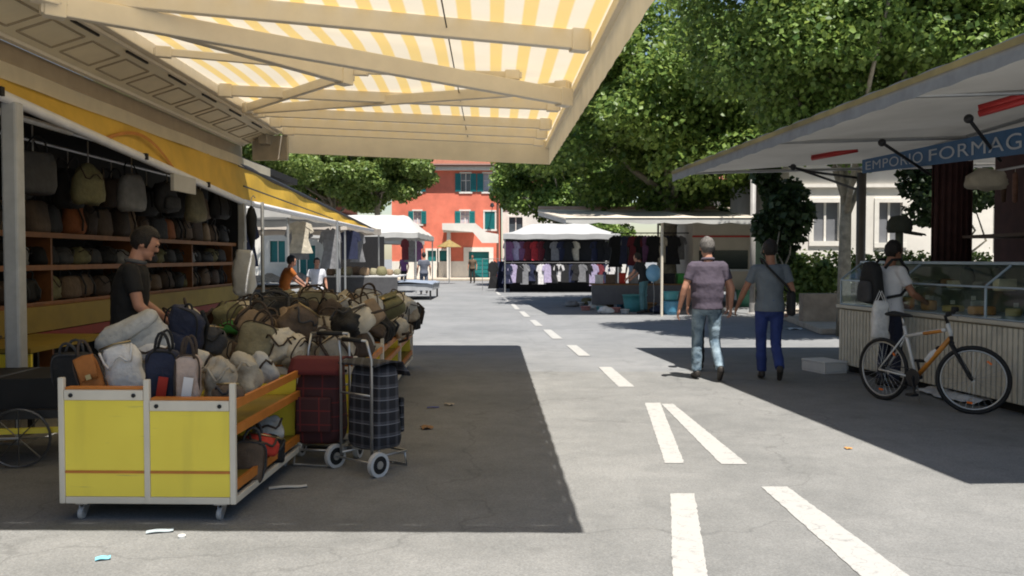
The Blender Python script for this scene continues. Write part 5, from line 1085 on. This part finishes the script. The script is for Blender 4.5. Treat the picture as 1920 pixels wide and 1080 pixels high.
# ================================================================ PEOPLE
EYE = mat('eye_dark', (.02, .015, .012), .3, var=0); LIP = mat('lip', (.25, .09, .07), .6, var=.05)
def folds(o, s, sc):
    for k, (st, ns) in enumerate(((s, sc), (s*.5, sc*.4))):
        nm = 'fold_noise_%d' % int(ns*1000); tx = bpy.data.textures.get(nm) or bpy.data.textures.new(nm, 'CLOUDS'); tx.noise_scale = ns; tx.noise_depth = 1
        m = o.modifiers.new('folds', 'DISPLACE'); m.texture = tx; m.strength = st; m.mid_level = .5; m.texture_coords = 'LOCAL'
    return o
def person(label, loc, face, J, shirt, trous, shoe, hair, skin=SKIN, res=.011, group=None, sleeve=.62, girth=1.0, headrot=(0, 0), bald=False, scale=1.0, belt=None, collar=None, legs_vis=True, short=False, sit=0):
    """local frame: facing +Y, own right hand at +X. J overrides joints."""
    t = thing('person', label, 'person', loc, face, group); t.scale = (scale,)*3
    D = dict(pel=(0, 0, .95), wai=(0, .0, 1.10), che=(0, 0, 1.29), nek=(0, -.015, 1.47), hed=(0, .02, 1.635),
             shL=(-.18, -.01, 1.395), elL=(-.255, -.04, 1.14), wrL=(-.27, .04, .90), shR=(.18, -.01, 1.395), elR=(.255, -.04, 1.14), wrR=(.27, .04, .90),
             hiL=(-.09, 0, .93), knL=(-.10, .02, .50), anL=(-.11, -.02, .085), hiR=(.09, 0, .93), knR=(.10, .02, .50), anR=(.11, -.02, .085), toL=None, toR=None)
    D.update(J); D = {k: (V(v) if v is not None else None) for k, v in D.items()}
    HM = Matrix.Rotation(headrot[0], 3, 'Z') @ Matrix.Rotation(headrot[1], 3, 'X'); hd = D['hed']
    lat = (D['shR']-D['shL']).normalized()
    def torso(b, e, zlo=0.0, neck=True):
        g = girth; sp = [(D['pel'], .155, .112), (D['pel']*.5+D['wai']*.5, .152*g, .108*g), (D['wai'], .148*g, .108*g), (D['wai']*.5+D['che']*.5, .160*g, .115*g), (D['che'], .178, .122), (D['che']*.4+D['nek']*.6, .165, .105), (D['nek']*.9+D['che']*.1, .09, .075)]
        hl = (D['hiR']-D['hiL']).normalized(); rs = []
        for i, (c, w, d) in enumerate(sp):
            a = hl.lerp(lat, min(1, i/4)).normalized(); up = (D['nek']-D['pel']).normalized(); f = up.cross(a).normalized()
            rs.append((c, a*(w+e), f*(d+e)))
        if e > 0: c0, a0, f0 = rs[0]; k = V((0, 0, .075)); rs = [(c0-k, a0.normalized()*(.155+e+.026), f0.normalized()*(.112+e+.026)), (c0, a0.normalized()*(.155+e+.018), f0.normalized()*(.112+e+.018))]+rs[1:]
        b.rings(rs, 20)
    # ---- body
    b = MB(); b.ball(hd+HM@V((0, 0, .012)), (.074, .094, .105), 18, 14, HM); b.ball(hd+HM@V((0, .028, -.065)), (.056, .062, .055), 14, 10, HM)
    b.ball(hd+HM@V((0, .096, -.015)), (.013, .020, .022), 10, 8, HM); b.ball(hd+HM@V((0, .088, .03)), (.05, .014, .012), 10, 6, HM); b.ball(hd+HM@V((0, .082, -.098)), (.024, .014, .014), 8, 6, HM)
    for s in (-1, 1): b.ball(hd+HM@V((s*.078, -.008, -.01)), (.012, .022, .034), 8, 8, HM)
    b.cap(D['nek']-V((0, 0, .03)), hd+HM@V((0, -.02, -.06)), .062, .055)
    torso(b, -.012)
    for s, S_ in ((-1, 'L'), (1, 'R')):
        sh, el, wr = D['sh'+S_], D['el'+S_], D['wr'+S_]
        b.cap(sh, el, .050*girth**.5, .040); m_ = el.lerp(wr, .3); b.cap(el, m_, .040, .040); b.cap(m_, wr, .040, .026)
        d = (wr-el).normalized(); n = d.cross(lat).normalized(); k = lat*s
        if D.get('hn'+S_) is not None: d = D['hn'+S_].normalized()
        side = d.cross(V((1, 0, 0)) if abs(d.x) < .8 else V((0, 0, 1))).normalized()   # palm breadth axis (fore-aft)
        if side.y < 0: side = -side
        nn = d.cross(side).normalized()
        if nn.dot(-k) < 0: nn = -nn
        pc = wr+d*.05; Mx = Matrix((side, nn, d)).transposed(); b.ball(pc, (.040, .017, .052), 12, 10, Mx)
        for i, (o, ln) in enumerate(((.030, .068), (.010, .078), (-.010, .072), (-.029, .056))):
            p0 = pc+d*.038+side*o; p1 = p0+(d*.9+nn*.25)*ln*.55; p2 = p1+(d*.6+nn*.75)*ln*.5; b.cap(p0, p1, .0092, .0085, 8); b.cap(p1, p2, .0085, .007, 8)
        p0 = wr+d*.03+side*.03; p1 = p0+(d*.6+side*.7+nn*.2)*.035; p2 = p1+(d*.9+side*.2+nn*.4)*.032; b.cap(p0, p1, .012, .0105, 8); b.cap(p1, p2, .0105, .008, 8)
        hi, kn, an = D['hi'+S_], D['kn'+S_], D['an'+S_]; b.cap(hi, kn, .074, .05); b.cap(kn, kn.lerp(an, .35), .05, .05); b.cap(kn.lerp(an, .35), an, .05, .036)
        toe = D['to'+S_] if D['to'+S_] is not None else an+V((0, .15, -.05)); b.cap(an-V((0, 0, .02)), toe, .034, .026)
    body = b.build('body', skin, t, remesh=res*.8, fix=False)
    for s in (-1, 1): MB().ball(hd+HM@V((s*.032, .086, .012)), (.012, .008, .007), 8, 6, HM).build('eye', EYE, t, smooth=True)
    MB().ball(hd+HM@V((0, .092, -.062)), (.024, .006, .006), 10, 6, HM).build('mouth', LIP, t, smooth=True)
    # ---- hair: a cap of ball faces, open over the face
    hb = MB(); hb.ball((0, -.010, .022), (.083, .101, .108), 26, 20); fs = []
    for f in hb.f:
        c = sum((hb.v[i] for i in f), V((0, 0, 0)))/len(f)
        keep = c.z > (.065 if c.y > .03 else -.02 if c.y > -.03 else -.075)
        if bald and c.z > .09 and c.y > -.08: keep = False
        if keep: fs.append(f)
    hb.f = fs; hb.v = [hd+HM@(v+v.normalized()*noise.noise(v*45)*.010) for v in hb.v]; hb.build('hair', hair, t, smooth=True, solid=.012)
    # ---- shirt
    b = MB(); torso(b, .012)
    for S_ in 'LR':
        sh, el = D['sh'+S_], D['el'+S_]; e = sh.lerp(el, sleeve); b.cap(D['nek']*.75+D['che']*.25+(sh-D['nek'])*.35, sh, .065, .064); b.tube([sh, e, e+(el-sh).normalized()*.004], [.064*girth**.5, .061, .058], 14); b.ball(sh, .064, 12, 10)
    if sleeve > 1: pass
    so_ = folds(b.build('shirt', shirt, t, remesh=res, fix=False), .010, .12)
    if collar: MB().tube([hd*.12+D['nek']*.88+V((.068*math.cos(a), .066*math.sin(a), -.01-.012*math.sin(a))) for a in [2*math.pi*i/16 for i in range(16)]], .018, 6, close=True).build('collar', collar, so_, smooth=True)
    # ---- trousers and shoes
    b = MB(); hl = (D['hiR']-D['hiL']).normalized(); f = V((0, 0, 1)).cross(hl)
    b.rings([(D['pel']+V((0, 0, .07)), hl*.158, f*.118), (D['pel'], hl*.168, f*.125), (D['pel']-V((0, 0, .09)), hl*.165, f*.125), (D['pel']-V((0, 0, .15)), hl*.10, f*.09)], 18)
    for S_ in 'LR':
        hi, kn, an = D['hi'+S_], D['kn'+S_], D['an'+S_]; e = an if not short else kn.lerp(an, .15)
        b.cap(hi, kn, .092, .068); b.tube([kn, kn.lerp(e, .5), e.lerp(kn, .06)], [.068, .066, .060], 14); b.ball(kn, .068, 12, 8)
    folds(b.build('trousers', trous, t, remesh=res, fix=False), .017, .10)
    for S_ in 'LR':
        an = D['an'+S_]; toe = D['to'+S_] if D['to'+S_] is not None else an+V((0, .15, -.05)); b = MB(); d = (toe-an); h_ = an-V((0, 0, .03))-d.normalized()*.035
        b.cap(h_, toe, .042, .034); b.cap(h_+V((0, 0, .02)), an+V((0, 0, .01)), .040, .044); b.build('shoe', shoe, t, remesh=.010, fix=False)
    if belt: b = MB(); b.rings([(D['pel']+V((0, 0, .035)), hl*.178, f*.136), (D['pel']+V((0, 0, .07)), hl*.174, f*.132)], 20); b.build('belt', belt, t, smooth=True)
    t['_'] = 0; del t['_']
    return t
def fabric(n, c, v=.18): return mat('fabric_'+n, c, .85, var=v, vs=5, bump=.55, bs=11)
def jeansfn(n, l, b):
    tc = n.new('ShaderNodeTexCoord'); sp = n.new('ShaderNodeSeparateXYZ'); l.new(tc.outputs['Object'], sp.inputs[0])
    nz = n.new('ShaderNodeTexNoise'); nz.inputs['Scale'].default_value = 9; nz.inputs['Detail'].default_value = 6; l.new(tc.outputs['Object'], nz.inputs['Vector'])
    r = n.new('ShaderNodeValToRGB'); r.color_ramp.elements[0].position = .35; r.color_ramp.elements[0].color = (.06, .10, .14, 1); r.color_ramp.elements[1].position = .68; r.color_ramp.elements[1].color = (.27, .35, .41, 1)
    l.new(nz.outputs['Fac'], r.inputs[0]); l.new(r.outputs[0], b.inputs['Base Color'])
    bp = n.new('ShaderNodeBump'); bp.inputs['Distance'].default_value = .03; l.new(nz.outputs['Fac'], bp.inputs['Height']); bp.inputs['Strength'].default_value = .6; l.new(bp.outputs[0], b.inputs['Normal'])
JEANS = nodemat('faded_jeans', jeansfn, .85)
SHOE_D = mat('dark_shoe', (.03, .025, .022), .6, var=.2); SHOE_W = mat('pale_shoe', (.45, .43, .4), .6, var=.1)
def face_to(x, y): return math.atan2(y, x)-math.pi/2
# two men walking away
p1 = gr(1325, 713)
person('man seen from behind in faded purple polo shirt and light jeans, walking away', p1, R(4),
       dict(knL=(-.10, .10, .50), anL=(-.10, .10, .085), knR=(.10, .03, .49), anR=(.10, -.24, .15), toR=(.11, -.17, .045), elL=(-.285, -.02, 1.13), wrL=(-.33, .05, .88), elR=(.285, -.06, 1.13), wrR=(.30, .02, .90), hed=(.0, .03, 1.625)),
       fabric('faded_purple', (.07, .056, .078)), JEANS, SHOE_D, HAIR_G, SKIN, .0095, girth=1.28, collar=fabric('faded_purple_collar', (.10, .085, .11)), scale=1.0)
p2 = gr(1442, 714)
person('dark haired man from behind in grey t-shirt and blue trousers with black shoulder bag', p2, R(-6),
       dict(knL=(-.09, .10, .50), anL=(-.07, .12, .085), knR=(.08, .04, .49), anR=(.08, -.28, .17), toR=(.09, -.20, .06), elL=(-.30, .03, 1.14), wrL=(-.37, .15, .93), elR=(.26, -.06, 1.13), wrR=(.25, .06, .92)),
       fabric('blue_grey', (.12, .14, .16)), fabric('strong_blue', (.022, .04, .16)), SHOE_D, HAIR_D, SKIN2, .0095, scale=.975)
sbg = thing('crossbody_bag', 'black shoulder bag with strap worn across the grey t-shirt', 'bag', p2, R(-6)); soft(.10, .26, .30, 33, .5, .1, .01).build('body', cloth('black'), sbg, smooth=True).location = (.24, -.06, .80)
MB().tube([V((.235, -.1, 1.07)), V((.17, -.165, 1.16)), V((.06, -.172, 1.27)), V((-.05, -.15, 1.39)), V((-.10, -.07, 1.475)), V((-.115, .0, 1.49)), V((-.08, .09, 1.43)), V((.03, .145, 1.3)), V((.15, .15, 1.15)), V((.24, .03, 1.06))], .014, 6).build('strap', cloth('black'), sbg, smooth=True)
p3 = V((2.60, 12.0, 0))
person('man in navy t-shirt mostly hidden in front of the purple polo man', p3, R(2), dict(knL=(-.1, .1, .5), anR=(.1, -.2, .12), elR=(.27, -.04, 1.13), wrR=(.29, .08, .9)), fabric('navy_tee', (.015, .017, .035)), fabric('black_trousers', (.02, .02, .024)), SHOE_D, HAIR_D, SKIN, .012, scale=.97)
# seller behind the cart
ps_ = at(243, 700, 6.95); ps_.z = 0
person('seller in black polo shirt looking down behind the yellow cart', ps_, R(-72),
       dict(che=(0, .02, 1.285), nek=(0, .045, 1.465), hed=(0, .125, 1.610), shL=(-.18, .03, 1.395), shR=(.18, .03, 1.395), elR=(.245, .09, 1.14), wrR=(.20, .28, .95), elL=(-.25, .10, 1.13), wrL=(-.18, .32, .96)),
       fabric('black_polo', (.010, .010, .011)), fabric('dark_trousers', (.02, .02, .02)), SHOE_D, HAIR_D, SKIN, .0095, headrot=(R(-4), R(-24)), girth=1.1, collar=fabric('grey_collar', (.09, .09, .095)), scale=1.0)
# customer with backpack at the counter
p4 = at(1668, 600, 10.35); p4.z = 0
person('customer in white t-shirt facing the deli counter with a black backpack', p4, R(-72),
       dict(elR=(.25, .10, 1.14), wrR=(.20, .36, 1.02), elL=(-.25, .06, 1.13), wrL=(-.2, .3, 1.0), hed=(0, .05, 1.63)), fabric('white_tee', (.60, .59, .60), .06), fabric('dark_navy_trousers', (.014, .017, .035)), SHOE_D, HAIR_D, SKIN2, .0095, scale=.965)
bp = thing('backpack', 'black backpack on the back of the customer in the white t-shirt', 'backpack', p4, R(-72)); bo = soft(.30, .20, .48, 41, .5, .15, .015).build('body', cloth('black'), bp, smooth=True); bo.location = (0, -.235, .97); bo.rotation_euler = (R(4), 0, 0)
soft(.22, .08, .24, 43, .45, .05, .01).build('pocket', cloth('charcoal'), bp, smooth=True).location = (0, -.35, 1.0)
for s in (-1, 1): MB().tube([V((s*.09, -.15, 1.38)), V((s*.11, -.07, 1.475)), V((s*.12, .03, 1.48)), V((s*.13, .125, 1.36)), V((s*.16, .12, 1.18)), V((s*.175, .0, 1.08)), V((s*.13, -.15, 1.05))], .017, 6).build('strap', cloth('black'), bp, smooth=True)
# people farther away
def far(label, px, fy, face, sh, tr, hair=HAIR_D, scale=.97, J=None, res=.02, skin=SKIN, Y=None, short=False):
    loc = gr(px, fy) if Y is None else at(px, 500, Y); loc.z = 0
    return person(label, loc, R(face), J or {}, fabric(*sh), fabric(*tr), SHOE_D, hair, skin, res, 'people farther down the market', scale=scale, short=short)
far('person in black top and teal skirt bending over the goods on the ground', 1207, 0, 60, ('black_top', (.014, .014, .016)), ('teal_skirt', (.07, .16, .18)), Y=24.2, J=dict(che=(0, .08, 1.26), nek=(0, .14, 1.42), hed=(0, .2, 1.55), shL=(-.18, .12, 1.38), shR=(.18, .12, 1.38), elL=(-.22, .22, 1.13), wrL=(-.18, .4, .98), elR=(.22, .22, 1.13), wrR=(.18, .4, .98)))
far('person in pale blue shirt beside the clothes stall side rack', 1187, 0, 160, ('pale_blue_shirt', (.32, .40, .5)), ('brown_trousers', (.13, .09, .06)), Y=33)
far('person in grey clothes walking past the blue grey tarp table', 795, 553, 10, ('slate_shirt', (.10, .11, .14)), ('slate_trousers', (.10, .12, .17)), J=dict(knL=(-.1, .16, .52), anL=(-.1, .22, .09), anR=(.1, -.22, .14)))
far('person in brown clothes standing before the teal garage door', 886, 531, 170, ('brown_shirt', (.12, .08, .05)), ('dark_brown_trousers', (.04, .035, .03)), scale=.95)
far('shopper in white t-shirt behind the bag heap', 594, 0, -150, ('bright_white_tee', (.6, .6, .64)), ('rust_trousers', (.2, .08, .04)), Y=21, scale=.85)
far('dark haired shopper in orange top bending behind the bag heap', 533, 0, -60, ('orange_brown_top', (.34, .10, .015)), ('grey_trousers', (.1, .1, .1)), Y=18, scale=.9, J=dict(che=(0, .06, 1.27), nek=(0, .12, 1.44), hed=(0, .17, 1.59), shL=(-.18, .09, 1.39), shR=(.18, .09, 1.39), elL=(-.2, .24, 1.2), wrL=(-.14, .44, 1.05), elR=(.2, .24, 1.2), wrR=(.14, .44, 1.05)))
far('person in purple top under the canopies far down the street left', 757, 0, 150, ('purple_top', (.2, .09, .28)), ('dark_skirt', (.03, .03, .04)), Y=44)
